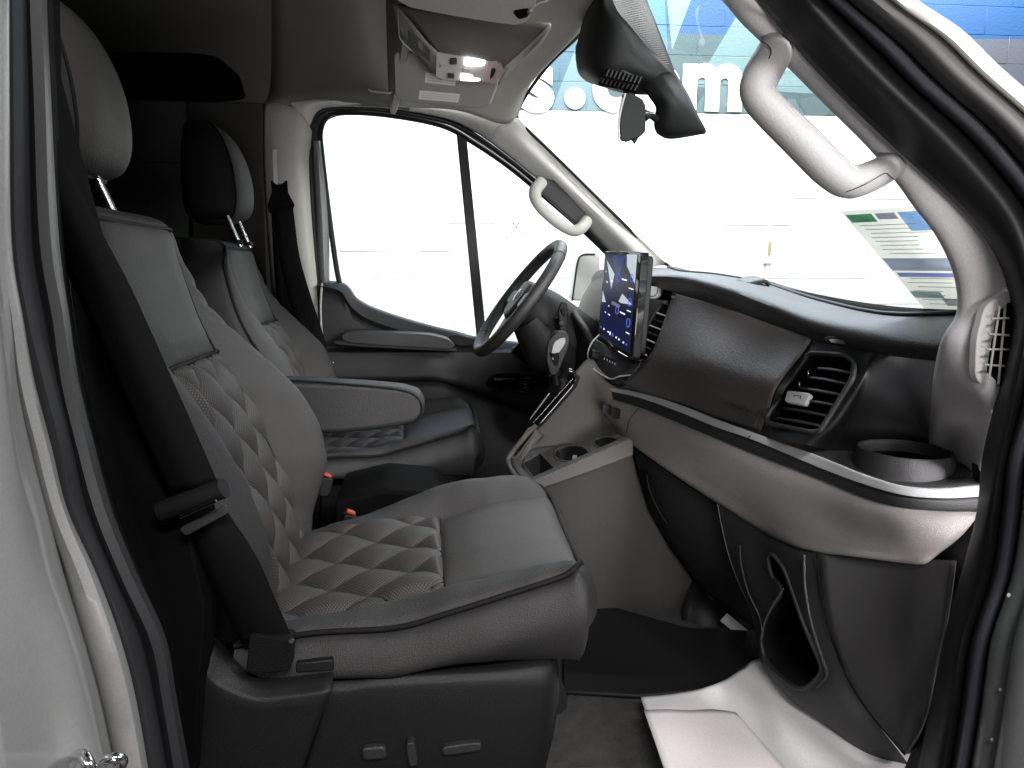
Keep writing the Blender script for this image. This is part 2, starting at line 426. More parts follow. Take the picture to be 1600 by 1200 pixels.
# black glass band edge / windshield
GB = [(1047, 417, 2.52), (1100, 428, 2.25), (1200, 444, 1.9), (1275, 466, 1.6), (1385, 492, 1.25), (1540, 492, .98)]
GT = [(808, 184, 2.48), (858, 98, 2.3), (912, 50, 2.05), (965, -12, 1.75), (1010, -95, 1.4), (1090, -120, 1.0)]
glrows = []
for t in (0, .25, .5, .75, 1):
    r = []
    for a, b in zip(GB, GT):
        q = p(*a).lerp(p(*b), t); r.append(q + V((.03, 0, .03)) * (4 * t * (1 - t)))
    glrows.append(r)
ws = surf('windshield', glrows, glass_ws, van, nu=5, nv=4, th=0)
tube('windshield_seal', [p(*q) for q in ((1120, 432, 2.2), (1047, 417, 2.52), (960, 335, 2.51), (880, 256, 2.5), (825, 203, 2.49), (809, 186, 2.48), (812, 168, 2.45), (830, 137, 2.39), (862, 96, 2.27), (910, 50, 2.06), (965, -12, 1.75))], .0055, rubber, van, n=6)
tube('wiper_arm', [p(*q) for q in ((1205, 443, 1.95), (1250, 458, 1.75), (1315, 478, 1.5))], [.006, .006, .004], plast, van)
# driver side B pillar and door-opening trim
surf('pillar_trim', px([
    [(412, 163, 2.70), (440, 163, 2.64), (470, 176, 2.60), (487, 205, 2.62)],
    [(412, 240, 2.70), (430, 240, 2.63), (465, 240, 2.60), (484, 250, 2.64)],
    [(416, 330, 2.70), (436, 330, 2.63), (472, 330, 2.60), (487, 335, 2.64)],
    [(424, 440, 2.70), (448, 440, 2.63), (482, 440, 2.61), (497, 440, 2.64)],
    [(440, 640, 2.70), (470, 640, 2.63), (504, 640, 2.62), (518, 640, 2.64)]]), pillar_far_m, van)
surf('pillar_trim', px([
    [(487, 206, 2.65), (470, 180, 2.60), (452, 160, 2.62)],
    [(497, 178, 2.65), (488, 164, 2.60), (480, 157, 2.62)],
    [(520, 168, 2.65), (520, 160, 2.59), (520, 154, 2.61)],
    [(600, 169, 2.65), (600, 162, 2.58), (602, 155, 2.59)],
    [(690, 183, 2.64), (694, 174, 2.56), (700, 162, 2.56)],
    [(738, 203, 2.64), (744, 190, 2.54), (752, 172, 2.52)],
    [(770, 224, 2.63), (782, 205, 2.53), (800, 176, 2.49)]]), pillar_far_m, van, nu=5)
surf('windshield_pillar_trim', px([
    [(762, 218, 2.63), (776, 200, 2.52), (795, 185, 2.47), (810, 184, 2.47)],
    [(800, 247, 2.63), (815, 232, 2.52), (826, 218, 2.50), (836, 214, 2.50)],
    [(850, 288, 2.63), (866, 274, 2.52), (880, 268, 2.52), (886, 262, 2.51)],
    [(900, 336, 2.63), (920, 325, 2.52), (934, 320, 2.53), (940, 315, 2.52)],
    [(947, 385, 2.63), (968, 372, 2.52), (982, 362, 2.53), (990, 362, 2.52)],
    [(985, 430, 2.63), (1010, 420, 2.52), (1030, 415, 2.53), (1045, 415, 2.53)]]), mat('pillar_light', (.80, .79, .76), .5, bump=.15, bscale=900), van, nu=5)
tube('body_seal', [p(*q) for q in ((524, 700, 2.64), (508, 560, 2.64), (495, 420, 2.64), (487, 300, 2.64), (485, 220, 2.64), (490, 188, 2.64), (505, 173, 2.64), (540, 169, 2.64), (600, 172, 2.64), (690, 188, 2.64), (740, 210, 2.64), (800, 253, 2.64), (850, 295, 2.64), (900, 342, 2.64), (952, 395, 2.64), (1000, 450, 2.64))], .0085, rubber, van, n=5)
# ribs (clips) in the header cloth
for x, y, Y in ((880, 6, 1.98), (832, 93, 2.25), (810, 117, 2.33)):
    c = p(x, y, Y)
    q = E; c = c - UZ * .004
    lathe('trim_clip', [(.0, -.002), (.012, -.002), (.015, .001), (.016, .006)], c, headl_m, van, n=20)

# =================================================================== NEAR DOOR OPENING
# left: B pillar, painted jamb and rubber
def st(y, xs, Ys): return [(x, y, Y) for x, Y in zip(xs, Ys)]
YP = (.40, .46, .50, .535, .56, .555, .60)
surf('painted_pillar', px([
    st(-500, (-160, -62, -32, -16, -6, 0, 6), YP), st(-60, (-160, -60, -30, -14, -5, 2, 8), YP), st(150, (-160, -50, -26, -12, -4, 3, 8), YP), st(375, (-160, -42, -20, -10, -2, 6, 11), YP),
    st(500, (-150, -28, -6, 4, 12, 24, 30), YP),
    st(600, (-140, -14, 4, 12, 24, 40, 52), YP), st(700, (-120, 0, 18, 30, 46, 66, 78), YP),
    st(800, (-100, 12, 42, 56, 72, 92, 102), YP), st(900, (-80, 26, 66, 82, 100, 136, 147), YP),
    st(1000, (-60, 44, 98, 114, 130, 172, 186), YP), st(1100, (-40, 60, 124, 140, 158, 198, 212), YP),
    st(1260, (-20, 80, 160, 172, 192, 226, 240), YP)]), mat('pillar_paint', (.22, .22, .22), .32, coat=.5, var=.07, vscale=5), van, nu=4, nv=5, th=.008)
YS = (.585, .575, .60, .60, .592, .62)
surf('door_seal', px([
    st(-500, (-2, 11, 36, 44, 50, 56), YS), st(-60, (2, 15, 40, 48, 54, 60), YS), st(150, (4, 18, 46, 55, 62, 68), YS), st(375, (8, 22, 52, 62, 72, 81), YS),
    st(500, (26, 42, 72, 82, 92, 98), YS), st(600, (48, 66, 90, 98, 106, 113), YS), st(700, (74, 92, 112, 122, 130, 138), YS),
    st(800, (98, 114, 136, 148, 158, 165), YS), st(900, (142, 156, 176, 190, 198, 205), YS),
    st(1000, (182, 196, 220, 236, 243, 250), YS), st(1100, (208, 222, 242, 256, 262, 268), YS), st(1260, (236, 248, 270, 282, 290, 298), YS)]),
    mat('seal_rubber', (.015, .015, .017), .42, var=.1), van, nu=4, nv=5, th=.01)
surf('seal_return', px([
    [(54, -500, .615), (71, -500, .80)], [(58, -60, .615), (75, -60, .80)], [(80, 375, .615), (98, 375, .80)], [(112, 600, .615), (130, 600, .80)],
    [(164, 800, .615), (180, 800, .80)], [(249, 1000, .615), (250, 1000, .80)], [(297, 1260, .615), (290, 1260, .80)]]), blackm, van, nu=1)
stk = thing('door_striker', 'chrome door striker at the bottom of the painted pillar', 'striker', tuple(p(150, 1195, .48)))
tube('loop', [p(*q) for q in ((100, 1235, .5), (112, 1190, .475), (128, 1180, .45), (140, 1200, .44), (150, 1230, .45))], .004, chrome, stk)
tube('loop', [p(*q) for q in ((150, 1215, .5), (165, 1188, .47), (190, 1186, .47), (188, 1200, .48), (170, 1215, .5))], .0035, chrome, stk)

# right: windshield pillar trim and door seals, sweeping down
surf('near_pillar_trim', px([
    [(800, -400, 1.0), (776, -400, .90), (800, -400, .85), (820, -400, .84)],
    [(1080, -60, .93), (1076, -60, .86), (1105, -60, .83), (1130, -60, .82)],
    [(1138, -1, .93), (1135, -2, .86), (1165, 0, .83), (1192, 0, .82)],
    [(1172, 34, .93), (1168, 36, .86), (1205, 30, .83), (1224, 38, .82)],
    [(1232, 90, .93), (1226, 92, .865), (1246, 84, .83), (1264, 90, .82)],
    [(1300, 160, .93), (1297, 163, .865), (1312, 150, .83), (1328, 158, .82)],
    [(1368, 228, .93), (1364, 230, .865), (1385, 216, .83), (1404, 230, .82)],
    [(1412, 280, .93), (1408, 284, .865), (1445, 272, .83), (1465, 285, .82)],
    [(1440, 315, .93), (1434, 320, .865), (1490, 318, .83), (1515, 335, .82)],
    [(1478, 365, .93), (1472, 370, .865), (1530, 362, .83), (1552, 380, .82)],
    [(1504, 430, .93), (1498, 430, .865), (1552, 425, .83), (1577, 440, .82)],
    [(1508, 490, .93), (1502, 490, .865), (1560, 490, .83), (1582, 500, .82)],
    [(1484, 535, .94), (1478, 535, .875), (1545, 550, .83), (1574, 560, .82)],
    [(1470, 600, .99), (1465, 600, .94), (1530, 620, .83), (1560, 640, .82)],
    [(1464, 665, 1.07), (1460, 668, 1.04), (1520, 685, .95), (1546, 700, .88)],
    [(1460, 712, 1.14), (1456, 716, 1.12), (1505, 730, 1.02), (1533, 738, .94)]]), pillar_m, van, nu=5, nv=5, th=.008)
def bands(name, cols, Ys, m, **kw):
    """cols: stations, each a list of (x, y)"""
    return surf(name, [[p(x, y, Y) for (x, y), Y in zip(c, Ys)] for c in cols], m, van, **kw)
# stations run from the top down; points from trim edge outward
SEAL = [
 [(800, -400), (845, -400), (880, -400), (905, -400)],
 [(1130, -60), (1175, -60), (1208, -60), (1235, -60)],
 [(1188, 0), (1235, 0), (1268, 0), (1295, 0)],
 [(1260, 88), (1300, 76), (1338, 72), (1370, 70)],
 [(1325, 156), (1370, 146), (1404, 140), (1432, 134)],
 [(1400, 228), (1442, 216), (1478, 208), (1510, 204)],
 [(1462, 284), (1500, 276), (1535, 268), (1562, 262)],
 [(1512, 334), (1548, 330), (1580, 325), (1605, 318)],
 [(1550, 382), (1576, 378), (1602, 372), (1625, 366)],
 [(1576, 440), (1596, 440), (1616, 440), (1636, 440)],
 [(1582, 502), (1598, 502), (1612, 502), (1630, 502)],
 [(1572, 570), (1585, 570), (1598, 570), (1612, 570)],
 [(1556, 640), (1572, 640), (1584, 640), (1598, 640)],
 [(1538, 720), (1556, 720), (1566, 720), (1576, 720)],
 [(1530, 800), (1543, 800), (1554, 800), (1568, 800)],
 [(1505, 900), (1522, 900), (1540, 900), (1552, 900)],
 [(1478, 1000), (1495, 1000), (1506, 1000), (1520, 1000)],
 [(1458, 1100), (1478, 1100), (1493, 1100), (1505, 1100)],
 [(1430, 1240), (1452, 1240), (1470, 1240), (1482, 1240)]]
bands('door_seal', SEAL, (.815, .77, .755, .78), rubber, nu=4, nv=4, th=.006)
B2 = []
for s in SEAL:
    a = s[3]; d = (s[3][0] - s[0][0], s[3][1] - s[0][1]); l = math.hypot(*d); ux, uy = d[0] / l, d[1] / l
    w = 1.0 if s[0][1] < 400 else .78
    B2.append([(a[0] + ux * k * w, a[1] + uy * k * w) for k in (-3, 3, 16, 27, 33)])
bands('inner_frame', B2, (.79, .755, .735, .735, .76), sheen, nu=4, nv=4, th=.006)
B3 = []
for s, b in zip(SEAL[:10], B2[:10]):
    a = b[4]; d = (s[3][0] - s[0][0], s[3][1] - s[0][1]); l = math.hypot(*d); ux, uy = d[0] / l, d[1] / l
    B3.append([(a[0] + ux * k, a[1] + uy * k) for k in (-2, 6, 14, 30, 52, 60, 66)])
bands('outer_seal', B3, (.76, .73, .71, .69, .69, .70, .72), mat('outer_rubber', (.035, .033, .033), .55, var=.2), nu=4, nv=4, th=.006)
B4 = []
for s, b in zip(SEAL[:10], B3[:10]):
    a = b[6]; d = (s[3][0] - s[0][0], s[3][1] - s[0][1]); l = math.hypot(*d); ux, uy = d[0] / l, d[1] / l
    B4.append([(a[0] + ux * k, a[1] + uy * k) for k in (-1, 5, 16, 27, 31)])
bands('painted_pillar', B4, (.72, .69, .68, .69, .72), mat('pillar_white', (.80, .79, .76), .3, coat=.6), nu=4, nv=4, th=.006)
B5 = []
for b in B2[11:]:
    a = b[4]; B5.append([(a[0] + k, a[1]) for k in (-2, 6, 14, 44, 52, 160)])
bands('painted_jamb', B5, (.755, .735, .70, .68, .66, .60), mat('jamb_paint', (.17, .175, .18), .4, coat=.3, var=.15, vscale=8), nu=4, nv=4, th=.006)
for x, y in ((1582, 1003), (1565, 1078), (1552, 1156), (1578, 930)):
    lathe('spot_mark', [(0, .0008), (.0018, .0008), (.0025, 0)], p(x - 2, y, .682), paint_shade, van, axis=(0, -1, 0), n=14)

slab('body_side', [V((-3.2, .43, -.45)), V((-.345, .43, -.45)), V((-.345, .43, 1.95)), V((-3.2, .43, 1.95))], (0, .05, 0), paint, van, .02)
slab('front_fender', [V((.94, .62, -.45)), V((2.3, .62, -.45)), V((2.3, .66, .55)), V((1.6, .62, .74)), V((.98, .62, .80))], (0, .05, 0), paint, van, .02)

# pillar air vent
vt = thing('pillar_vent', 'pale grey side window vent with white grille on the near pillar', 'vent', tuple(p(1550, 600, .8)))
bz = rnd([p(*q) for q in ((1535, 478, .826), (1576, 450, .815), (1590, 520, .81), (1576, 590, .812), (1556, 630, .815), (1520, 590, .826), (1522, 530, .826))], .2, 3)
slab('bezel', [q + V((0, -.004, 0)) for q in bz], (0, .012, 0), pillar_m, vt, .004, 3)
iv = rnd([p(*q) for q in ((1552, 488, .822), (1577, 470, .813), (1578, 530, .812), (1568, 580, .812), (1554, 602, .816), (1536, 580, .823), (1541, 540, .824))], .15, 2)
slab('vent_opening', [q + V((0, -.0085, 0)) for q in iv], (0, .012, 0), blackm, vt, .001)
def vbar(a, b): tube('grille_bar', [p(a[0], a[1], .808), p(b[0], b[1], .803)], .0014, silverpl, vt, n=2, smooth=False, seg=8)
vbar((1562, 478), (1545, 594)); vbar((1571, 476), (1560, 600))
for a, b in (((1549, 498), (1577, 497)), ((1545, 522), (1577, 524)), ((1541, 546), (1575, 546)), ((1538, 570), (1570, 572))): vbar(a, b)

# =================================================================== GRAB HANDLES
gh = thing('grab_handle', 'large grey grab handle arching off the near windshield pillar', 'handle', tuple(p(1400, 270, .85)), 'grab handles on the windshield pillars')
gp = [(1226, 44, .87), (1211, 80, .84), (1190, 118, .82), (1184, 145, .815), (1203, 172, .81), (1252, 220, .805), (1298, 266, .805), (1330, 284, .81), (1368, 272, .825), (1406, 250, .865)]
tube('grip', [p(*q) for q in gp], [.017, .0205, .0205, .0188, .0187, .0198, .0198, .0187, .0175, .0175], handle_m, gh, n=8, seg=20, flat=1.05)
tube('cover_seam', [p(*q) for q in ((1187, 63, .818), (1201, 72, .812), (1204, 85, .806), (1190, 112, .803), (1171, 146, .807))], .0006, rubber, gh, n=6, seg=6)
tube('cover_seam', [p(*q) for q in ((1322, 300, .795), (1350, 289, .789), (1376, 274, .792), (1385, 271, .80), (1396, 280, .81))], .0006, rubber, gh, n=6, seg=6)
fh = thing('grab_handle', 'small off-white grab handle on the far windshield pillar above the steering wheel', 'handle', tuple(p(880, 320, 2.5)), 'grab handles on the windshield pillars')
tube('grip', [p(*q) for q in ((846, 284, 2.50), (836, 300, 2.47), (842, 320, 2.45), (868, 346, 2.44), (893, 360, 2.44), (907, 357, 2.45), (916, 346, 2.50))], [.022, .022, .020, .018, .019, .021, .022], pillar_far_m, fh, n=8, seg=16)
slab('base_plate', [p(*q, 2.535) for q in ((845, 276), (866, 282), (922, 340), (917, 352), (900, 350), (846, 300))], (0, .02, 0), plast_grey, fh, .004)

# =================================================================== SEATS
def ev(G, u, v):
    nr, nc = len(G), len(G[0])
    def at1(row, t):
        i = min(int(t), nc - 2); f = t - i; a, b = row[i], row[i + 1]
        z = row[i - 1] if i > 0 else a + (a - b); c = row[i + 2] if i + 2 < nc else b + (b - a)
        return cr(z, a, b, c, f)
    i = min(int(v), nr - 2); f = v - i
    a, b = at1(G[i], u), at1(G[i + 1], u)
    z = at1(G[i - 1], u) if i > 0 else a + (a - b)
    c = at1(G[i + 2], u) if i + 2 < nr else b + (b - a)
    return cr(z, a, b, c, f)
def patch(name, G, u0, u1, v0, v1, nu, nv, m, parent, puff=0, disp=None, sgn=1, edge=6.0):
    rows = []; e = .01
    for j in range(nv + 1):
        r = []
        for i in range(nu + 1):
            u = u0 + (u1 - u0) * i / nu; v = v0 + (v1 - v0) * j / nv
            q = ev(G, u, v); d = 0
            s, t = i / nu, j / nv
            k = min(1, min(s, 1 - s) * edge) ** .5 * min(1, min(t, 1 - t) * edge * 1.5) ** .5
            d = puff * k - .003 * (1 - k)
            if disp: d += disp(s, t, q) * min(1, k * 1.5)
            if d:
                du = ev(G, min(u + e, len(G[0]) - 1), v) - ev(G, max(u - e, 0), v)
                dv = ev(G, u, min(v + e, len(G) - 1)) - ev(G, u, max(v - e, 0))
                n = du.cross(dv).normalized() * sgn; q = q + n * d
            r.append(q)
        rows.append(r)
    me = grid_mesh(name, rows); me.shade_smooth()
    return link(name, me, m, parent)
def line(G, uv, n=1): return [ev(G, u, v) for u, v in uv]

BZ = [.27, .33, .39, .44, .51, .58, .64, .705, .777, .87, .925]
BX = [-.237, -.247, -.257, -.266, -.290, -.315, -.343, -.380, -.410, -.436, -.448]
B0 = [1.01, 1.0, .98, .97, .96, .96, .965, .975, .99, 1.02, 1.06]      # outboard edge
B1 = [1.44, 1.45, 1.46, 1.478, 1.485, 1.48, 1.475, 1.46, 1.44, 1.405, 1.372]     # inboard edge
BB = [.0, .008, .038, .064, .078, .066, .050, .034, .008, -.010, -.006]       # inboard bolster reach
GBK = []
for z, x, a, b, k in zip(BZ, BX, B0, B1, BB):
    ko = k * .35
    dirx = V((1, 0, .5)).normalized()
    so = max(1.10 if z < .70 else 1.10 - min(1, (z - .70) / .05) * .055, a + .012); si = min(1.35, b - .010)
    c = V((x, 0, z))
    def q(Y, dx): return V((x, Y, z)) + dirx * dx
    GBK.append([q(a + .01, -.14), q(a - .005, -.07), q(a, -.008), q((a + so) / 2, ko + .004), q(so, .0), q((so + si) / 2, -.002), q(si, .0),
                q(si + (b - si) * .6, k), q(b, k - .035), q(b - .0, k - .10), q(b - .02, -.15)])
for dz, dx, s in ((.022, -.03, .985), (.022, -.075, .95), (.0, -.125, .93)):   # rounded top
    last = GBK[10]; GBK.append([V((min(p0.x + dx, -.452 + dx) if i not in (0, 10) else -.58, 1.23 + (p0.y - 1.23) * s, .925 + dz)) for i, p0 in enumerate(last)])
def quilt(pu, y0, pv, h):
    def f(s, t, q, pu=pu, pv=pv, h=h):
        a = (q.y - y0) / pu + pv(q); b = (q.y - y0) / pu - pv(q)
        return h * (abs(math.sin(math.pi * a)) * abs(math.sin(math.pi * b))) ** .5
    return f
def quilt_seams(name, G, v0, v1, pu, y0, pv, parent, sgn):
    vs = []; fs = []; N = 90; SEG = 5; r = .0011
    for s_ in (1, -1):
        for n in range(-12, 13):
            run = []
            for k in range(N + 1):
                v = v0 + (v1 - v0) * k / N; c = ev(G, 5, v); y = y0 + pu * (n - s_ * pv(c))
                a, b = ev(G, 4, v), ev(G, 6, v)
                if a.y + .003 < y < b.y - .003:
                    u = 4 + (y - a.y) / (c.y - a.y) if y < c.y else 5 + (y - c.y) / (b.y - c.y)
                    q = ev(G, u, v); du = ev(G, min(u + .01, 6), v) - ev(G, u - .01, v); dv = ev(G, u, min(v + .01, len(G) - 1)) - ev(G, u, max(v - .01, 0))
                    run.append(q + du.cross(dv).normalized() * sgn * .0018)
                elif len(run) > 1: add_run(vs, fs, run, r, SEG); run = []
                else: run = []
            if len(run) > 1: add_run(vs, fs, run, r, SEG)
    me = bpy.data.meshes.new(name); me.from_pydata(vs, [], fs); me.shade_smooth(); link(name, me, piping_m, parent)  # dark thread on the seams, also standing for shade in the quilt valleys
def add_run(vs, fs, run, r, SEG):
    T = frames(run, False); base = len(vs)
    for c, t in zip(run, T):
        n_ = V((0, 0, 1)); n_ = (n_ - t * n_.dot(t)).normalized(); b_ = t.cross(n_)
        for k in range(SEG):
            a = 2 * math.pi * k / SEG; vs.append(tuple(c + (n_ * math.cos(a) + b_ * math.sin(a)) * r))
    for i in range(len(run) - 1):
        for k in range(SEG):
            k2 = (k + 1) % SEG; fs.append((base + i * SEG + k, base + i * SEG + k2, base + (i + 1) * SEG + k2, base + (i + 1) * SEG + k))
def wrinkles(s, t, q):
    w = 0
    for z0, a, k in ((.80, .006, 1), (.775, .005, 1), (.745, .004, 1), (.69, .003, 1), (.835, .003, 1)):
        w -= a * math.exp(-((q.z - z0 + (q.y - 1.42) * .6) / .006) ** 2) * max(0, 1 - abs(s - .45) * 2.2)
    return w + .0016 * math.sin(q.z * 37 + q.y * 20) + .0006 * math.sin(q.z * 90 + q.y * 33)
def puck(s, t, q):
    return .0009 * math.sin(q.x * 46 + q.y * 25) + .0005 * math.sin(q.x * 95 - q.y * 40)
def make_seat(root):
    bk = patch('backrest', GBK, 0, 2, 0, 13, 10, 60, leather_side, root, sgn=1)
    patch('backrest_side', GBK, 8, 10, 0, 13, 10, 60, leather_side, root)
    patch('side_bolster', GBK, 2, 4, 0, 10, 16, 90, leather, root, .006, wrinkles if False else None, 1, 5)
    patch('side_bolster', GBK, 6, 8, 0, 10, 24, 160, leather, root, .005, wrinkles, 1, 6)
    patch('backrest_panel', GBK, 4, 6, 7, 10, 24, 40, leather, root, .012, None, 1, 4)
    patch('quilted_panel', GBK, 4, 6, 0, 7, 110, 190, perf, root, .002, quilt(.10, 1.25, lambda q: ((q.z - .44) / .918 - .083) / .144, .016), 1, 10)
    quilt_seams('quilt_stitching', GBK, 0, 7, .10, 1.25, lambda q: ((q.z - .44) / .918 - .083) / .144, root, 1)
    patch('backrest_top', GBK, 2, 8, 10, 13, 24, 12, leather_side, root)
    tube('seat_piping', line(GBK, [(2, v) for v in (0, 1, 2, 3, 4, 5, 6, 7, 8, 9)] + [(2.15, 9.7), (2.6, 10), (4, 10), (5, 10), (6, 10), (7, 10), (7.6, 9.9), (7.95, 9.4), (8, 8.6)]), .0036, piping_m, root, n=5, seg=8)
    tube('seat_piping', line(GBK, [(3.95, 7), (4.3, 7), (5, 7), (5.7, 7), (6.05, 7)]), .0042, piping_m, root, n=5, seg=8)
    tube('seam', line(GBK, [(6, v) for v in range(0, 11)]), .0016, piping_m, root, n=5, seg=6)
    tube('seam', line(GBK, [(4, v) for v in range(0, 11)]), .0016, piping_m, root, n=5, seg=6)
    # cushion
    cz = [ # X, piping, bolster, seam, centre, seam, ridge, edge
        (-.27, .335, .335, .318, .315, .320, .315, .29), (-.16, .347, .347, .329, .335, .355, .338, .31),
        (-.05, .347, .357, .350, .353, .367, .374, .345), (.025, .364, .376, .368, .368, .368, .402, .37),
        (.12, .390, .396, .382, .388, .392, .417, .385), (.19, .410, .409, .388, .394, .402, .418, .392),
        (.222, .421, .412, .386, .380, .398, .402, .38)]
    G = []
    for i, (x, zp, zb_, zs, zc_, zf, zr, ze) in enumerate(cz):
        fr = [0, 0, 0, 0, 0, .004, .0][i]
        low = .300 - .003 * max(0, i - 3)
        bow = [0, 0, 0, 0, 0, .010, .026][i]
        G.append([V((x, .945, low - .01)), V((x, .925, zp - .045 - .002 * i)), V((x - (.006 if i == 6 else 0), .95, zp)), V((x + bow * .3, .995, zb_)), V((x + bow * .7, 1.035, zs)),
                  V((x + bow, 1.22, zc_)), V((x + bow, 1.345, zf)), V((x + bow * .5, 1.42, zr)), V((x - bow * .6, 1.468, ze)), V((x - bow, 1.47, ze - .07)), V((x, 1.45, .31))])
    for k, (dx, dz) in enumerate(((.020, -.035), (.018, -.08), (-.01, -.115))):
        r = []
        for j, q in enumerate(G[6]):
            if j == 0: r.append(V((.203 + dx * .2, .955, .285 - k * .002)))
            elif j == 1: r.append(V((.218 + dx * .4, .938, .362 - k * .026)))
            elif j >= 9: r.append(V((.20, 1.45, .28)))
            else: r.append(q + V((dx, 0, dz)))
        G.append(r)
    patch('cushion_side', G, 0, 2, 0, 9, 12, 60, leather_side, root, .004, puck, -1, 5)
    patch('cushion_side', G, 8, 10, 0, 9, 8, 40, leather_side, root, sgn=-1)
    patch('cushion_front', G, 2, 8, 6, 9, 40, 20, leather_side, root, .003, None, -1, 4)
    patch('cushion_bolster', G, 2, 4, 0, 6, 18, 90, leather, root, .006, puck, -1, 5)
    patch('cushion_bolster', G, 6, 8, 0, 6, 18, 90, leather, root, .007, puck, -1, 5)
    patch('quilted_panel', G, 4, 6, 0, 3, 130, 130, perf, root, .003, quilt(.10, 1.113, lambda q: (q.x + .030) / .13, .016), -1, 10)
    quilt_seams('quilt_stitching', G, 0, 3, .10, 1.113, lambda q: (q.x + .030) / .13, root, -1)
    patch('cushion_panel', G, 4, 6, 3, 6, 40, 40, perf, root, .009, None, -1, 3.5)
    pp_ = [(2, 0), (2, 1), (2, 2), (2, 3), (2, 4), (2, 5), (2.02, 5.75), (2.3, 6.02), (3, 6), (4, 6), (5, 6), (6, 6), (7, 6), (7.7, 5.9), (8, 5.3), (8, 4), (8, 3), (8, 2)]
    tube('seat_piping', [q + V((0, 0, .002)) for q in line(G, pp_)], .0042, piping_m, root, n=5, seg=8)
    tube('seam', line(G, [(4, 3), (4.5, 3), (5, 3), (5.5, 3), (6, 3)]), .0014, piping_m, root, n=4, seg=6)
    # head restraint, a front cover and a side shell coloured darker for shade, with piping between
    HZ = [(1.000, -.605, -.535, .04), (1.004, -.635, -.512, .085), (1.022, -.65, -.492, .108), (1.055, -.655, -.481, .118), (1.10, -.655, -.480, .122), (1.15, -.653, -.487, .121),
          (1.20, -.65, -.503, .112), (1.240, -.645, -.525, .097), (1.268, -.64, -.553, .076), (1.281, -.625, -.582, .045)]
    def ring(row, n=48):
        z, xb, xf, hw = row; out = []
        for k in range(n):
            a = 2 * math.pi * k / n; c, s_ = math.cos(a), math.sin(a); e = .62
            hx = (xf - xb) / 2
            out.append(V(((xb + xf) / 2 + hx * math.copysign(abs(c) ** e, c), 1.245 + hw * math.copysign(abs(s_) ** e, s_), z)))
        return out
    rr = [ring(r) for r in HZ]
    cols = [sample(list(c), 4) for c in zip(*rr)]; rr = [list(r) for r in zip(*cols)]
    hr = link('headrest', (lambda me: (me.shade_smooth(), me)[1])(grid_mesh('headrest', [[r[k] for k in range(6, 43)] for r in rr])), head_shade, root)
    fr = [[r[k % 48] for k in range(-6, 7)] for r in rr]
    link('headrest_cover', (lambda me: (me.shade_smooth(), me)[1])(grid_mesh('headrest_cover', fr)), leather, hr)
    hb = slab('headrest_base', rnd([V((-.63, 1.17, .996)), V((-.52, 1.17, .996)), V((-.52, 1.32, .996)), V((-.63, 1.32, .996))], .3), (0, 0, .01), plast_soft, hr, .002)
    tube('piping', [r[42] + V((0, -.0005, 0)) for r in rr[2:-1:3]] , .0028, piping_m, hr, n=3, seg=8)
    for Y in (1.135, 1.25):
        pst = tube('headrest_post', [V((-.490, Y, .925)), V((-.522, Y, 1.01))], .0068, chrome, hr, n=2, smooth=False, seg=12)
        for k in range(5):
            z = .945 + k * .012; xx = -.490 - (z - .925) * .376
            box('post_notch', V((xx - .004, Y - .005, z)), (.008, .008, .0045), blackm, hr, bev=.0005)
        lathe('post_sleeve', [(.0, .010), (.010, .010), (.013, .006), (.014, 0)], V((-.494, Y, .934)), plast_soft, hr, n=20)
PS = thing('passenger_seat', 'near grey leather bucket seat with diamond quilting and power switches on its black base', 'seat', (0, 1.22, 0), 'quilted bucket seats')
make_seat(PS)
kids = [o for o in COL.objects if o.parent == PS]
DS = PS.copy(); COL.objects.link(DS); DS.name = 'driver_seat'; DS.location = V(PS.location) + V((-.09, 1.0, -.008))
DS['label'] = 'far grey quilted bucket seat with an armrest, behind the steering wheel'
for k in kids:
    c = k.copy(); COL.objects.link(c); c.parent = DS
    if k.name.startswith('headrest') and 'post' not in k.name: c.location = V(c.location) + V((.066, -.01, .004))
    for g_ in [o for o in COL.objects if o.parent == k]:
        d = g_.copy(); COL.objects.link(d); d.parent = c
# driver seat: own base and armrest
slab('seat_base', [V((-.4, 2.0, 0)), V((.13, 2.0, 0)), V((.135, 2.0, .31)), V((-.4, 2.0, .31))], (0, .45, 0), plast_soft, DS, .02, 3)
slab('base_trim', rnd([p(*q, 1.97) for q in ((500, 745), (620, 742), (690, 752), (740, 760), (745, 850), (500, 850))], .2), (0, .03, 0), plast_soft, DS, .006)
ar = slab('armrest', rnd([p(*q, 1.82) for q in ((400, 594), (560, 600), (628, 606), (655, 614), (664, 630), (663, 647), (650, 662), (600, 671), (510, 680), (400, 668))], .3, 3), (0, .095, 0), leather_side, DS, .014, 4)
tube('piping', [p(*q, 1.819) for q in ((400, 595), (470, 595), (560, 602), (624, 609), (650, 619), (659, 634), (657, 650), (648, 662))], .0028, piping_m, ar, n=5, seg=8)
tube('piping', [p(*q, 1.90) for q in ((400, 588), (470, 590), (540, 594), (592, 600))], .0026, piping_m, ar, n=5, seg=8)

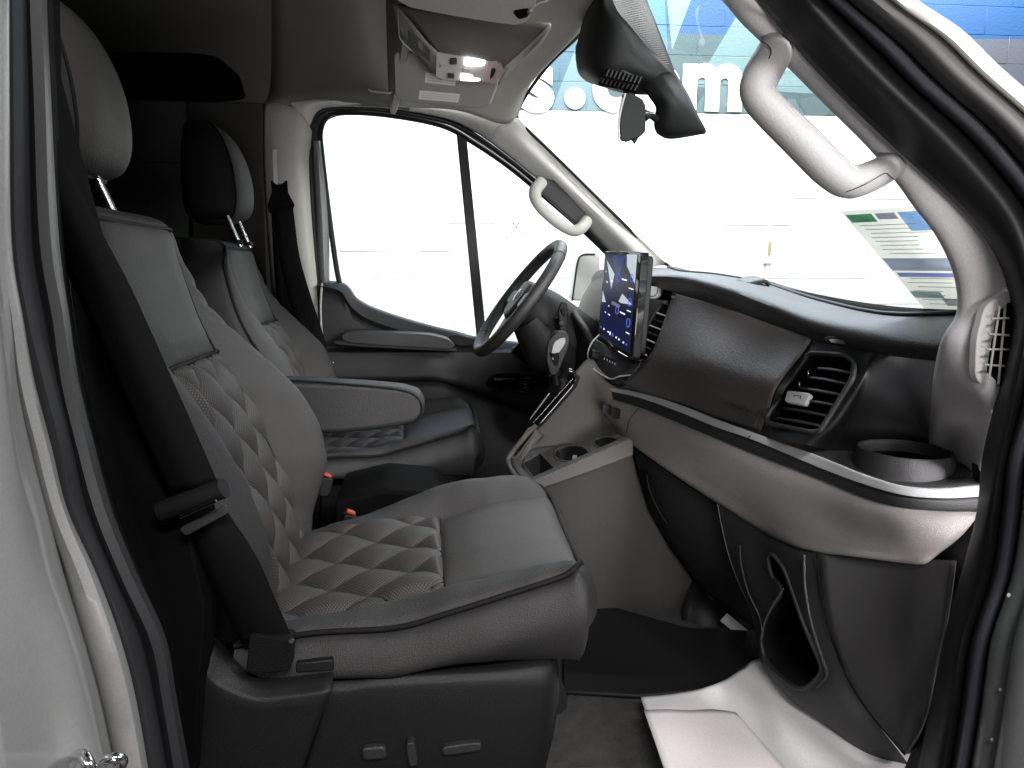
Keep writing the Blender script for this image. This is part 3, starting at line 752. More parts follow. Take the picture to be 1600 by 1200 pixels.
# passenger seat base
slab('seat_base', [V((-.42, .99, 0)), V((.165, .99, 0)), V((.17, .99, .285)), V((-.42, .99, .26))], (0, .46, 0), plast_soft, PS, .02, 3)
surf('base_cover', px([
    [(522, 1040, 0.980), (545, 1036, 0.980), (640, 1036, 0.980), (760, 1030, 0.980), (845, 1020, 0.980), (866, 1022, 0.990)],
    [(520, 1056, 0.945), (548, 1054, 0.945), (620, 1050, 0.942), (760, 1044, 0.940), (850, 1036, 0.942), (870, 1040, 0.960)],
    [(514, 1074, 0.928), (545, 1072, 0.928), (600, 1066, 0.927), (760, 1062, 0.925), (850, 1060, 0.927), (872, 1060, 0.945)],
    [(506, 1092, 0.923), (545, 1090, 0.923), (620, 1086, 0.923), (760, 1090, 0.923), (848, 1090, 0.925), (872, 1090, 0.945)],
    [(490, 1150, 0.923), (530, 1150, 0.923), (620, 1150, 0.923), (740, 1150, 0.923), (840, 1150, 0.925), (862, 1150, 0.945)],
    [(468, 1225, 0.923), (510, 1225, 0.923), (620, 1225, 0.923), (730, 1225, 0.923), (825, 1225, 0.925), (844, 1225, 0.945)]]), plast, PS, nu=5, nv=5, th=.004)
surf('belt_anchor_cover', px([
    [(262, 972, 0.970), (300, 982, 0.970), (335, 998, 0.970), (362, 1022, 0.970), (404, 1046, 0.970), (450, 1044, 0.970), (522, 1036, 0.970)],
    [(264, 984, 0.925), (300, 992, 0.925), (331, 1006, 0.925), (356, 1032, 0.925), (400, 1060, 0.925), (446, 1058, 0.925), (521, 1050, 0.925)],
    [(268, 1018, 0.905), (296, 1022, 0.902), (320, 1040, 0.900), (345, 1064, 0.900), (398, 1086, 0.900), (446, 1084, 0.900), (519, 1074, 0.900)],
    [(262, 1040, 0.902), (290, 1044, 0.898), (312, 1060, 0.895), (340, 1080, 0.894), (398, 1100, 0.894), (446, 1098, 0.894), (514, 1088, 0.894)],
    [(262, 1130, 0.902), (290, 1130, 0.898), (312, 1130, 0.895), (340, 1130, 0.894), (390, 1130, 0.894), (436, 1130, 0.894), (498, 1130, 0.894)],
    [(262, 1225, 0.902), (290, 1225, 0.898), (312, 1225, 0.895), (340, 1225, 0.894), (380, 1225, 0.894), (420, 1225, 0.894), (464, 1225, 0.894)]]), plast, PS, nu=5, nv=5, th=.004)
slab('cover_lip', [p(*q, .92) for q in ((462, 1037), (520, 1031), (522, 1048), (462, 1052))], (0, .03, 0), plast, PS, .002)
def swi(pts, d=.012, par=PS):
    a = slab('switch_recess', rnd([p(x + (-6 if x < sum(q[0] for q in pts) / len(pts) else 6), y + (-6 if y < sum(q[1] for q in pts) / len(pts) else 6), .9495) for x, y in pts], .3), (0, .01, 0), blackm, par, .001)
    slab('power_switch', rnd([p(x, y, .922 - d) for x, y in pts], .3, 4), (0, d, 0), plast_grey, a, .003, 3)
swi([(564, 1170), (602, 1167), (605, 1186), (567, 1190)]); swi([(633, 1163), (648, 1160), (654, 1196), (640, 1200)], .016); swi([(690, 1168), (752, 1160), (753, 1174), (692, 1182)])
slab('front_bracket', rnd([p(*q, .97) for q in ((868, 1040), (884, 1080), (888, 1105), (870, 1120))], .2), (0, .04, 0), plast_soft, PS, .004)
# red buckles between the seats
for x, y, Y, lab in ((512, 742, 1.75, 'seat belt buckle with red release button beside the far seat'), (548, 800, 1.56, 'seat belt buckle with red release button beside the near seat cushion')):
    bk = thing('belt_buckle', lab, 'buckle', tuple(p(x, y, Y)), 'seat belt buckles')
    c = p(x, y, Y)
    box('release_button', c, (.020, .015, .008), redp, bk, rot=(0, R(28), R(15)), bev=.002)
    box('buckle_body', c + V((-.008, .004, -.03)), (.03, .026, .05), plast_soft, bk, rot=(0, R(15), R(15)), bev=.004)
slab('centre_box', rnd([p(*q, 1.62) for q in ((520, 785), (600, 765), (680, 772), (720, 810), (700, 1000), (520, 1000))], .1), (0, .25, 0), blackm, van, .01)  # coloured near black to stand for the unlit gap between the seats

# =================================================================== SEAT BELTS
bt = thing('seat_belt', 'wide black shoulder belt with tongue in front of the near seat', 'seat belt', tuple(p(440, 1000, .93)), 'seat belts')
surf('webbing', px([
    [(-60, 0, .74), (-20, -40, .70), (20, -60, .72)],
    [(-10, 180, .745), (34, 180, .725), (75, 180, .735)],
    [(62, 345, .765), (108, 345, .745), (150, 345, .755)],
    [(117, 450, .785), (162, 450, .765), (205, 450, .775)],
    [(178, 590, .81), (222, 588, .79), (266, 585, .80)],
    [(216, 675, .83), (260, 672, .81), (303, 668, .82)],
    [(262, 775, .855), (302, 765, .835), (341, 755, .845)]]), webbing, bt, nu=3, nv=6, th=.0015)
surf('webbing', px([
    [(300, 835, .86), (328, 815, .85), (352, 795, .86)],
    [(322, 890, .875), (365, 880, .865), (400, 868, .875)],
    [(352, 950, .90), (395, 945, .89), (430, 935, .90)],
    [(378, 1005, .93), (420, 1005, .92), (458, 1000, .925)]]), webbing, bt, nu=3, nv=6, th=.0015)
surf('webbing', px([
    [(265, 790, .875), (300, 780, .87), (330, 770, .88)],
    [(268, 870, .91), (310, 850, .89), (350, 840, .90)],
    [(290, 940, .95), (340, 920, .93), (392, 915, .935)],
    [(330, 1020, .985), (380, 1010, .97), (430, 1000, .975)]]), web2, bt, nu=3, nv=6, th=.0015)
ax = p(252, 800, .842); bx_ = p(350, 762, .832)
tube('tongue', [ax, ax.lerp(bx_, .5), bx_], .0125, plast, bt, n=2, seg=20, smooth=False)
tube('tongue_slot', [p(281, 808, .824), p(338, 782, .815)], .0024, chrome, bt, n=1, seg=8, smooth=False)
slab('tongue_plate', rnd([p(*q, .836) for q in ((279, 826), (352, 789), (358, 801), (290, 838))], .15), (0, .005, 0), plast_grey, bt, .001)
slab('anchor_sleeve', rnd([p(*q, .905) for q in ((390, 992), (420, 996), (456, 1000), (454, 1048), (420, 1052), (384, 1050))], .12), (0, .03, 0), web2, bt, .004)
lathe('anchor_pin', [(0, .002), (.003, .002), (.004, 0)], p(455, 1001, .903), chrome, bt, axis=(0, -1, 0), n=12)
slab('pillar_lining', [p(*q, .86) for q in ((44, -500), (50, -60), (54, 100), (78, 190), (130, 380), (215, 590), (285, 790), (320, 950), (300, 1225), (180, 1225), (60, 700), (40, 300))], (0, .06, 0), blackm, van, .004)
fb = thing('seat_belt', 'black belt with height slider hanging on the far pillar', 'seat belt', tuple(p(440, 480, 2.6)), 'seat belts')
slab('slider_track', rnd([p(*q, 2.622) for q in ((425, 233), (444, 234), (447, 300), (428, 300))], .12), (0, .02, 0), pillar_far_m, fb, .003)
slab('slider', rnd([p(*q, 2.59) for q in ((423, 281), (430, 288), (440, 288), (448, 281), (449, 300), (460, 320), (455, 330), (420, 332), (418, 320), (425, 300))], .1), (0, .03, 0), blackm, fb, .003)
surf('webbing', px([
    [(428, 325, 2.56), (458, 325, 2.56)], [(436, 400, 2.50), (468, 400, 2.50)], [(452, 470, 2.47), (488, 470, 2.47)], [(478, 560, 2.45), (516, 560, 2.45)], [(500, 640, 2.42), (530, 640, 2.42)]]), webbing, fb, nu=3, th=.002)
surf('webbing', px([[(424, 330, 2.61), (440, 330, 2.61)], [(430, 440, 2.61), (458, 440, 2.61)], [(450, 640, 2.61), (480, 640, 2.61)]]), web2, fb, nu=3, th=.002)
slab('buckle_tongue', rnd([p(*q, 2.44) for q in ((512, 562), (522, 566), (524, 588), (515, 586))], .2), (0, .01, 0), chrome, fb, .002)

# =================================================================== DRIVER DOOR
dd = thing('driver_door', 'closed far door with clear window, padded armrest and inner handle', 'door', (.2, 2.6, 0))
surf('window_frame', px([
    [(499, 450, 2.66), (508, 450, 2.63), (514, 450, 2.65)],
    [(496, 330, 2.66), (503, 330, 2.63), (512, 330, 2.65)],
    [(491, 220, 2.66), (496, 220, 2.63), (500, 220, 2.65)]]), paint_shade, dd, nu=3)
tube('window_seal', [p(*q, 2.66) for q in ((545, 470), (530, 440), (516, 350), (503, 240), (501, 205), (510, 184), (530, 176), (600, 179), (690, 196), (745, 226), (800, 264), (850, 306), (905, 354), (955, 402), (1010, 460))], .016, rubber, dd, n=6, flat=.6, up=(0, 1, 0))
fo = [(486, 440), (484, 300), (483, 220), (489, 186), (505, 171), (540, 167), (600, 170), (690, 186), (742, 210), (802, 253), (852, 295), (902, 342), (955, 395), (1010, 450)]
fi = [(500, 440), (497, 300), (500, 220), (505, 195), (515, 186), (540, 180), (600, 183), (690, 200), (745, 230), (800, 268), (850, 310), (905, 358), (955, 406), (1010, 460)]
surf('frame_channel', [[p(a[0], a[1], 2.69), p(b[0], b[1], 2.69)] for a, b in zip(fo, fi)], rubber, dd, nu=1, nv=4, th=.01)
slab('window_divider', [p(*q, 2.65) for q in ((713, 203), (729, 212), (761, 535), (746, 535))], (0, .03, 0), rubber, dd, .003)
slab('window_pane', [p(*q, 2.675) for q in ((500, 176), (600, 172), (690, 186), (745, 212), (860, 310), (1000, 450), (1000, 560), (500, 560))], (0, .004, 0), glass, dd, 0)
for a, b in (((789, 373), (800, 364)), ((800, 364), (811, 348)), ((801, 347), (811, 360)), ((811, 360), (821, 373)), ((868, 352), (862, 366)), ((852, 348), (854, 356))):
    tube('glass_mark', [p(*a, 2.672), p(*b, 2.672)], .0012 if a[0] < 830 else .0007, plast_grey, dd, n=2, seg=6, smooth=False)
for x, y in ((711, 510), (715, 513)): lathe('glass_speck', [(0, .001), (.003, .001), (.003, 0)], p(x, y, 2.67), plast_grey, dd, axis=(0, -1, 0), n=8)
xs_ = [500, 520, 537, 547, 556, 575, 600, 637, 681, 712, 747, 850, 960]
sill = [440, 441, 444, 453, 466, 478, 488, 500, 512, 519, 528, 540, 545]
band = [447, 450, 456, 470, 482, 496, 506, 518, 529, 535, 541, 552, 556]
rowsd = [
 [(x, y, 2.665) for x, y in zip(xs_, sill)], [(x, y + 3, 2.635) for x, y in zip(xs_, sill)],
 [(x - 4, y, 2.60) for x, y in zip(xs_, band)], [(x - 4, y + 6, 2.615) for x, y in zip(xs_, band)],
 [(x, 545, 2.61) for x in xs_], [(x, 552, 2.575) for x in xs_],
 [(x, 576, 2.57) for x in xs_],
 [(x, 590 if x < 690 else 590 + (x - 690) * .34, 2.57) for x in xs_], [(x, 596 if x < 690 else 596 + (x - 690) * .36, 2.60) for x in xs_],
 [(x, 640 + max(0, x - 690) * .25, 2.60) for x in xs_], [(x, 900, 2.62) for x in xs_]]
surf('door_panel', px(rowsd), plast_grey, dd, nu=3, nv=4, sv=False, th=.01, ang=60)
slab('armrest_pad', rnd([p(*q, 2.49) for q in ((534, 522), (545, 518), (600, 519), (672, 523), (700, 530), (712, 540), (706, 546), (680, 545), (550, 537), (534, 531))], .3), (0, .11, 0), dash_top_m, dd, .012, 4)
slab('armrest_shelf', rnd([p(*q, 2.50) for q in ((520, 530), (712, 545), (715, 550), (524, 540))], .3), (0, .11, 0), plast_grey, dd, .008, 3)
slab('pull_cup', rnd([p(*q, 2.585) for q in ((700, 528), (712, 522), (745, 531), (745, 540), (715, 541))], .2), (0, .03, 0), plast_soft, dd, .004)
hb_ = slab('handle_bezel', rnd([p(*q, 2.552) for q in ((757, 600), (769, 585), (790, 582), (844, 583), (845, 594), (835, 614), (815, 616), (772, 609))], .2), (0, .02, 0), gloss, dd, .003)
slab('handle_recess', rnd([p(*q, 2.549) for q in ((766, 599), (776, 589), (812, 588), (808, 609), (780, 607))], .25), (0, .01, 0), blackm, hb_, .002)
slab('inner_handle', rnd([p(*q, 2.535) for q in ((772, 592), (808, 590), (812, 596), (776, 600))], .25), (0, .01, 0), gloss, hb_, .003)
tube('handle_edge', [p(*q, 2.534) for q in ((768, 604), (774, 609), (810, 612), (832, 612), (841, 598))], .0013, chrome, hb_, n=4, seg=6)
tube('handle_edge', [p(*q, 2.530) for q in ((774, 594), (790, 592), (806, 592))], .0016, chrome, hb_, n=3, seg=6)
slab('lock_switch', rnd([p(*q, 2.546) for q in ((818, 588), (832, 588), (828, 610), (815, 610))], .15), (0, .01, 0), plast_soft, hb_, .002)
for a, b in (((820, 591), (829, 591)), ((818, 600), (824, 600)), ((817, 606), (823, 606))): tube('switch_mark', [p(*a, 2.545), p(*b, 2.545)], .0012, silverpl, hb_, n=1, seg=6, smooth=False)
tube('door_edge', [p(*q, 2.60) for q in ((503, 442), (501, 480), (503, 520), (512, 570), (525, 620), (535, 680))], .004, pillar_far_m, dd, n=4, seg=8)
mm = thing('side_mirror', 'white door mirror seen through the far quarter window', 'mirror', tuple(p(905, 440, 2.95)))
slab('mirror_shell', rnd([p(*q, 2.95) for q in ((893, 470), (904, 403), (912, 397), (938, 396), (938, 470))], .15), (0, .08, 0), mat('mirror_white', (.85, .85, .85), .3, coat=.5), mm, .02, 4)
tube('mirror_edge', [p(*q, 2.945) for q in ((894, 470), (898, 440), (903, 408), (911, 398), (930, 397))], .004, plast_grey, mm, n=5, seg=8)

# =================================================================== DASHBOARD
def inpoly(x, y, P):
    c = False; j = len(P) - 1
    for i in range(len(P)):
        xi, yi = P[i][:2]; xj, yj = P[j][:2]
        if (yi > y) != (yj > y) and x < (xj - xi) * (y - yi) / (yj - yi) + xi: c = not c
        j = i
    return c
def topx(q):
    d = q - CAM; z = d.dot(fwd); return 800 + FPX * d.dot(rgt) / z, 600 - FPX * d.dot(upv) / z
def cut(o, *polys):
    """open a real hole where an inlet sits: drop the faces inside its outline"""
    bm = bmesh.new(); bm.from_mesh(o.data)
    kill = []
    for f in bm.faces:
        x, y = topx(f.calc_center_median())
        if any(inpoly(x, y, P) for P in polys): kill.append(f)
    bmesh.ops.delete(bm, geom=kill, context='FACES'); bm.to_mesh(o.data); bm.free()
def bowl(name, pts, depth, m, parent, shrink=.9):
    """walls and floor going down behind a hole; depth is a vector"""
    c = sum(pts, V()) / len(pts); n = len(pts); me = bpy.data.meshes.new(name)
    b = [c.lerp(q, shrink) + V(depth) for q in pts]
    fs = [(i, (i + 1) % n, n + (i + 1) % n, n + i) for i in range(n)] + [tuple(range(n, 2 * n))]
    me.from_pydata([tuple(q) for q in pts + b], [], fs); finish(me, 40); return link(name, me, m, parent)

D = thing('dashboard', 'black and grey dashboard with air vents, silver trim strip and grey padded lower roll', 'dashboard', (.9, 1.7, 0))
# top pad
Ys_ = [2.45, 2.15, 1.88, 1.72, 1.52, 1.40, 1.27, 1.10, .955]
lip = [(930, 470), (960, 462), (1008, 446), (1056, 456), (1130, 479), (1200, 506), (1268, 529), (1368, 549), (1478, 562)]
rl = [(925, 440), (958, 438), (1002, 437), (1060, 442), (1130, 462), (1200, 488), (1268, 513), (1370, 532), (1480, 543)]
rt = [(935, 424), (965, 427), (1006, 430), (1064, 431), (1135, 447), (1202, 471), (1272, 497), (1375, 516), (1490, 524)]
gb = [(1047, 419, 2.50), (1060, 424, 2.38), (1080, 427, 2.28), (1115, 430, 2.15), (1165, 438, 2.0), (1205, 447, 1.88), (1270, 468, 1.62), (1383, 493, 1.26), (1530, 492, 1.0)]
rows = []
for Y, a, b, c, g_ in zip(Ys_, lip, rl, rt, gb):
    A_, B_, C_, G_ = p(*a, Y), p(*b, Y - .012), p(*c, Y), p(*g_)
    rows.append([A_ + V((.012, 0, 0)), A_, B_, C_, C_.lerp(G_, .35) + UZ * .004, C_.lerp(G_, .7) + UZ * .002, G_])
surf('dash_top', rows, dash_top_m, D, nu=5, nv=8, th=.006)
surf('cowl', [[p(*g_) + V((-.012, 0, .004)), p(*g_) + V((.05, 0, -.005)), p(*g_) + V((.5, 0, -.12))] for g_ in gb], rubber, van, nu=2, nv=4)
surf('windshield_frit', px([[(1215, 450, 1.86), (1215, 447, 1.88)], [(1300, 474, 1.52), (1296, 464, 1.56)], [(1385, 493, 1.26), (1385, 478, 1.29)], [(1470, 497, 1.1), (1470, 484, 1.12)], [(1545, 495, .98), (1545, 484, .99)]]), blackm, van, nu=2, nv=5, th=.003)
surf('defrost_slot', px([[(1262, 470, 1.62), (1275, 469, 1.66)], [(1370, 497, 1.28), (1385, 492, 1.33)], [(1440, 503, 1.13), (1470, 494, 1.13)]]), blackm, D, nu=2, nv=6, th=.004)
surf('speaker_bulge', px([[(1150, 440, 1.75), (1175, 433, 1.86), (1200, 442, 1.84)], [(1165, 446, 1.70), (1195, 440, 1.78), (1203, 446, 1.78)]]), dash_top_m, D, th=.01)
# airbag face
fs_ = [ [(1052, 458, 1.72), (1046, 480, 1.70), (1022, 547, 1.67), (1000, 575, 1.69), (972, 602, 1.71)],
        [(1130, 480, 1.52), (1122, 505, 1.505), (1088, 562, 1.47), (1072, 598, 1.50), (1060, 631, 1.525)],
        [(1200, 506, 1.39), (1190, 528, 1.375), (1150, 580, 1.342), (1133, 618, 1.37), (1120, 653, 1.40)],
        [(1270, 529, 1.265), (1257, 550, 1.25), (1217, 602, 1.226), (1203, 640, 1.25), (1190, 675, 1.275)]]
surf('airbag_panel', px(fs_), dash_m, D, nu=6, nv=10, th=.006)
tube('panel_seam', [p(x, y, Y - .002) for x, y, Y in fs_[3]], .0013, blackm, D, n=5, seg=6)
tube('panel_seam', [p(*q) for q in ((1184, 670, 1.262), (1180, 664, 1.27), (1196, 630, 1.262), (1208, 606, 1.26))], .0008, plast_grey, D, n=5, seg=6)
mpt = p(1168, 648, 1.288)
dX = (p(1190, 655, 1.26) - p(1145, 640, 1.32)); dY = (p(1180, 630, 1.29) - p(1168, 648, 1.288))
text('airbag_mark', 'AIRBAG', mpt + V((-.006, -.006, .002)), dX, dY, .0135, plast_grey, D, ext=.0008, bold=.0002)
# outboard face with vent
V0, V1, V2 = p(1264, 550, 1.245), p(1325, 556, 1.150), p(1201, 660, 1.235)
vp = lambda pts: pl(pts, V0, V1, V2)
vrow = lambda l: [q + V((.002, .002, 0)) for q in vp(l)]
_A = vrow([(1310, 538), (1298, 560), (1265, 600), (1242, 645), (1212, 688)]); _B = vrow([(1350, 548), (1344, 562), (1336, 600), (1302, 660), (1262, 696)])
nf = surf('vent_panel', (lambda rr: [_A if r == 'A' else _B if r == 'B' else [p(*q) for q in r] for r in rr])([
    [(1270, 529, 1.262), (1257, 550, 1.252), (1217, 602, 1.228), (1203, 640, 1.252), (1190, 680, 1.262)],
    'A', 'B',
    [(1372, 552, 1.085), (1366, 566, 1.09), (1354, 606, 1.10), (1326, 662, 1.125), (1294, 702, 1.15)],
    [(1420, 556, 1.07), (1415, 580, 1.075), (1405, 620, 1.09), (1390, 660, 1.11), (1370, 706, 1.13)],
    [(1484, 560, 1.03), (1482, 580, 1.04), (1480, 620, 1.06), (1478, 660, 1.09), (1476, 702, 1.11)]]), plast, D, nu=14, nv=14, th=.0)
vo = [(1266, 552), (1322, 556), (1336, 568), (1334, 592), (1284, 674), (1270, 677), (1201, 662), (1199, 652), (1244, 580)]
cut(nf, vo)
vn = (V1 - V0).cross(V2 - V0).normalized()
if vn.x > 0: vn = -vn                      # towards the seats
ve = thing('air_vent', 'large slatted air vent with silver tab in the near end of the dashboard', 'air vent', tuple(p(1265, 620, 1.2)), 'dashboard air vents')
tube('vent_frame', [q + vn * .002 for q in rnd(vp(vo), .22, 3)], .0050, plast_grey, ve, n=2, seg=12, closed=True)
bowl('vent_duct', rnd(vp(vo), .22, 3), -vn * .022, blackm, ve, .90)
for a, b in (((1275, 573), (1331, 581)), ((1258, 587), (1324, 598)), ((1243, 604), (1315, 615)), ((1230, 620), (1305, 631)), ((1221, 635), (1294, 648)), ((1211, 651), (1281, 663))):
    A_, B_ = vp([a, b]); A_ -= vn * .004; B_ -= vn * .004; dn = (vp([(a[0], a[1] + 10)])[0] - A_).normalized()
    m_ = A_.lerp(B_, .5) + vn * .008 + dn * .002
    surf('vent_slat', [[A_ - vn * .014 - dn * .007, m_ - vn * .020 - dn * .007, B_ - vn * .014 - dn * .007], [A_, m_, B_], [A_ + dn * .005, m_ + dn * .005, B_ + dn * .005]], plast_grey, ve, nu=6, nv=2, sv=False, th=.0032)
for a in ((1262, 583), (1248, 601), (1235, 617)):
    q = vp([a])[0]; box('vane_pin', q - vn * .002, (.004, .004, .012), chrome, ve, bev=.001)
tb = vp([(1237, 614), (1274, 619), (1264, 638), (1232, 632)])
slab('vent_tab', rnd([q + vn * .003 for q in tb], .15), vn * .009, silverpl, ve, .002, 3)
tube('tab_mark', [q + vn * .0123 for q in vp([(1247, 625), (1249, 622), (1259, 624), (1257, 628)])], .0006, plast_soft, ve, n=2, seg=6, smooth=False)
# slots above the vents
for pts, Y in (([(1287, 529), (1297, 525), (1338, 534), (1345, 540), (1335, 543), (1295, 537)], 1.17), ([(1046, 462), (1052, 459), (1066, 463), (1068, 468), (1060, 471), (1047, 467)], 1.70)):
    a = slab('slot', rnd([p(*q, Y) for q in pts], .25), (.006, .01, 0), blackm, D, .002)
    cx = sum(q[0] for q in pts) / 6; cy = sum(q[1] for q in pts) / 6
    slab('slot_roller', rnd([p(cx + (q[0] - cx) * .75, cy + (q[1] - cy) * .6, Y - .004) for q in pts], .3), (0, .008, 0), plast_grey, a, .003, 3)

# silver trim, black lip, padded roll
TY = [1.80, 1.66, 1.5, 1.38, 1.26, 1.12, 1.03, .97, .94, .925]
tt = [(946, 605), (999, 614), (1061, 633), (1117, 655), (1180, 678), (1280, 714), (1350, 742), (1412, 760), (1475, 764), (1538, 758)]
tbm = [(946, 610), (999, 622), (1061, 644), (1117, 667), (1180, 689), (1280, 731), (1350, 757), (1412, 774), (1475, 779), (1540, 776)]
bb = [(946, 622), (999, 637), (1061, 662), (1117, 685), (1180, 711), (1280, 749), (1350, 778), (1412, 794), (1475, 800), (1537, 801)]
rm = [(944, 640), (996, 662), (1062, 697), (1120, 727), (1190, 765), (1292, 812), (1364, 836), (1425, 842), (1478, 836), (1500, 835)]
rb = [(958, 676), (984, 692), (1045, 735), (1110, 778), (1190, 832), (1256, 858), (1325, 867), (1405, 877), (1440, 880), (1452, 874)]
rows = []; rows2 = []; rows3 = []
for i, Y in enumerate(TY):
    a, b = p(*tt[i], Y + .004), p(*tbm[i], Y); c = p(*bb[i], Y + .003)
    bk_ = p(*tt[i], Y + .012)
    rows.append([bk_, a, a.lerp(b, .5) + V((0, -.002, .001)), b, b + V((.003, .006, -.001))])
    q0 = b + V((.002, .004, -.001))
    rows2.append([q0, q0.lerp(c, .25) + V((-.001, -.003, 0)), q0.lerp(c, .8) + V((-.001, -.002, 0)), c + V((0.004, .006, 0))])
    t_ = c + V((.006, .010, .003)); mdd = p(*rm[i], Y - .012 + (.02 if i == 9 else 0)); bt_ = p(*rb[i], Y + .02 + (.02 if i == 9 else 0))
    rows3.append([t_, t_.lerp(mdd, .38) + V((-.010, -.012, .002)), mdd + V((-.006, -.006, 0)), mdd.lerp(bt_, .55) + V((-.006, -.006, 0)), bt_, bt_ + V((.05, .05, 0))])
surf('silver_strip', rows, trim_m, D, nu=5, nv=8, th=.002)
surf('black_lip', rows2, plast_grey, D, nu=5, nv=8, th=.002)
surf('padded_roll', rows3, roll_m, D, nu=6, nv=8, th=.004)
tube('lip_seam', [r[3] + V((-.001, -.001, 0)) for r in rows], .0009, blackm, D, n=6, seg=6)
tube('strip_joint', [p(1168, 690, 1.272), p(1171, 682, 1.272), p(1184, 677, 1.278)], .0008, blackm, D, n=3, seg=6)
tube('roll_joint', [p(998, 638, 1.652), p(984, 655, 1.625), p(979, 675, 1.64)], .0008, blackm, D, n=3, seg=6)
# shelf with cup ring
inn = [(946, 602, 1.84), (999, 611, 1.72), (1058, 630, 1.56), (1117, 652, 1.43), (1186, 672, 1.31), (1240, 694, 1.20), (1330, 705, 1.14), (1400, 703, 1.13), (1462, 700, 1.11), (1527, 722, .99)]
rows = [[r_[1] + V((0, .002, -.0005)), r_[1].lerp(p(*q), .5), p(*q) + V((.02, .03, 0))] for r_, q in zip([[None, p(*tt[i], TY[i] + .004)] for i in range(10)], inn)]
surf('shelf', rows, dash_top_m, D, nu=4, nv=8, th=.003)
slab('shelf_end', [p(*q) for q in ((1528, 726, .935), (1541, 760, .92), (1541, 776, .92), (1538, 800, .92), (1530, 802, .94))], (.006, .02, 0), plast, D, .002)
cup = thing('cup_holder', 'round black cup holder ring at the near end of the dashboard shelf', 'cup holder', tuple(p(1411, 735, 1.01)))
cc = p(1411, 727, 1.052) + UZ * .008
lathe('ring', [(.079, -.025), (.0755, .0), (.0725, .017), (.071, .0205), (.068, .021), (.0655, .0195), (.063, .014), (.060, -.004), (.058, -.03)], cc, plast_grey, cup, n=72)
lathe('well', [(.0595, .0), (.057, -.004), (.0, -.0045)], cc + V((0, 0, .002)), blackm, cup, n=48)

# instrument hood, centre bezel, centre vent
surf('instrument_hood', px([
    [(894, 580, 2.45), (900, 500, 2.45), (922, 447, 2.45), (950, 430, 2.45), (1000, 430, 2.45)],
    [(905, 590, 2.30), (912, 500, 2.28), (930, 447, 2.28), (958, 432, 2.28), (1002, 432, 2.28)],
    [(926, 590, 2.15), (930, 510, 2.12), (945, 460, 2.10), (965, 442, 2.08), (1000, 440, 2.05)],
    [(950, 590, 2.0), (955, 520, 1.98), (965, 480, 1.96), (985, 455, 1.95), (1005, 450, 1.90)]]), dash_top_m, D, nu=6, nv=6, th=.01)
surf('centre_bezel', px([
    [(929, 528, 1.95), (922, 545, 1.93), (922, 565, 1.90), (930, 585, 1.87)],
    [(947, 539, 1.87), (941, 556, 1.85), (940, 575, 1.83), (952, 592, 1.82)],
    [(986, 561, 1.77), (978, 572, 1.76), (968, 585, 1.76), (962, 600, 1.76)],
    [(1003, 560, 1.73), (1000, 572, 1.73), (993, 584, 1.73), (985, 596, 1.73)]]), plast_grey, D, nu=6, nv=6, th=.006)
slab('centre_core', [p(*q, 1.90) for q in ((988, 440), (1066, 446), (1056, 600), (992, 612), (940, 600), (940, 575), (985, 560))], (0, .03, 0), plast_soft, D, .003)
tube('bezel_line', [p(*q) for q in ((936, 523, 1.91), (925, 535, 1.90), (919, 550, 1.885), (920, 562, 1.87), (927, 576, 1.84), (945, 588, 1.80), (956, 592, 1.775), (968, 588, 1.745), (986, 586, 1.725))], .0022, silverpl, D, n=6, seg=8)
surf('bezel_chin', px([
    [(921, 562, 1.885), (922, 580, 1.87), (925, 600, 1.86), (932, 612, 1.86)],
    [(930, 580, 1.85), (932, 592, 1.84), (938, 604, 1.84), (948, 614, 1.84)],
    [(955, 595, 1.78), (958, 601, 1.78), (962, 610, 1.78), (970, 618, 1.78)],
    [(988, 588, 1.72), (992, 596, 1.72), (998, 606, 1.72), (1004, 614, 1.72)]]), plast_soft, D, nu=5, nv=5, th=.004)
kb = p(933, 556, 1.86)
lathe('volume_knob', [(.0, .020), (.012, .020), (.0135, .017), (.0135, 0), (.016, -.002)], kb, plast_soft, D, axis=(-.9, -.15, .25), n=28)
bp_ = slab('button_panel', rnd([p(*q) for q in ((942, 554, 1.835), (963, 564, 1.79), (963, 575, 1.785), (958, 578, 1.79), (940, 566, 1.835))], .15), (.01, .006, 0), plast_soft, D, .002)
for k in range(5):
    tube('button_mark', [p(944.5 + k * 4.1, 558.5 + k * 2.0, 1.822 - k * .0105), p(944.3 + k * 4.1, 562.5 + k * 2.0, 1.822 - k * .0105)], .0009, silverpl, bp_, n=1, seg=6, smooth=False)
cvn = thing('air_vent', 'narrow slatted air vent beside the touchscreen', 'air vent', tuple(p(1020, 520, 1.74)), 'dashboard air vents')
co = [(1034, 476), (1055, 480), (1051, 500), (1012, 558), (1002, 562), (990, 558)]
C0, C1, C2 = p(1034, 476, 1.76), p(1057, 480, 1.70), p(990, 558, 1.76)
cp_ = lambda pts: pl(pts, C0, C1, C2)
slab('vent_duct', rnd([q for q in cp_(co)], .12), (.03, .01, 0), blackm, cvn, .001)
tube('vent_frame', [q + V((-.003, 0, 0)) for q in rnd(cp_([(1033, 474), (1057, 479), (1054, 500), (1013, 562), (1002, 565), (986, 559)]), .15, 3)], .0022, plast_grey, cvn, n=2, seg=8, closed=True)
for k in range(7):
    t = (k + .5) / 7; a = (1031 - 38 * t, 484 + 68 * t); b = (1054 - 44 * t, 492 + 68 * t)
    A_, B_ = cp_([a, b]); tube('vent_slat', [A_ + V((-.004, 0, 0)), B_ + V((-.005, 0, 0))], .0022, plast_grey if k % 2 else silverpl, cvn, n=2, seg=8, smooth=False)
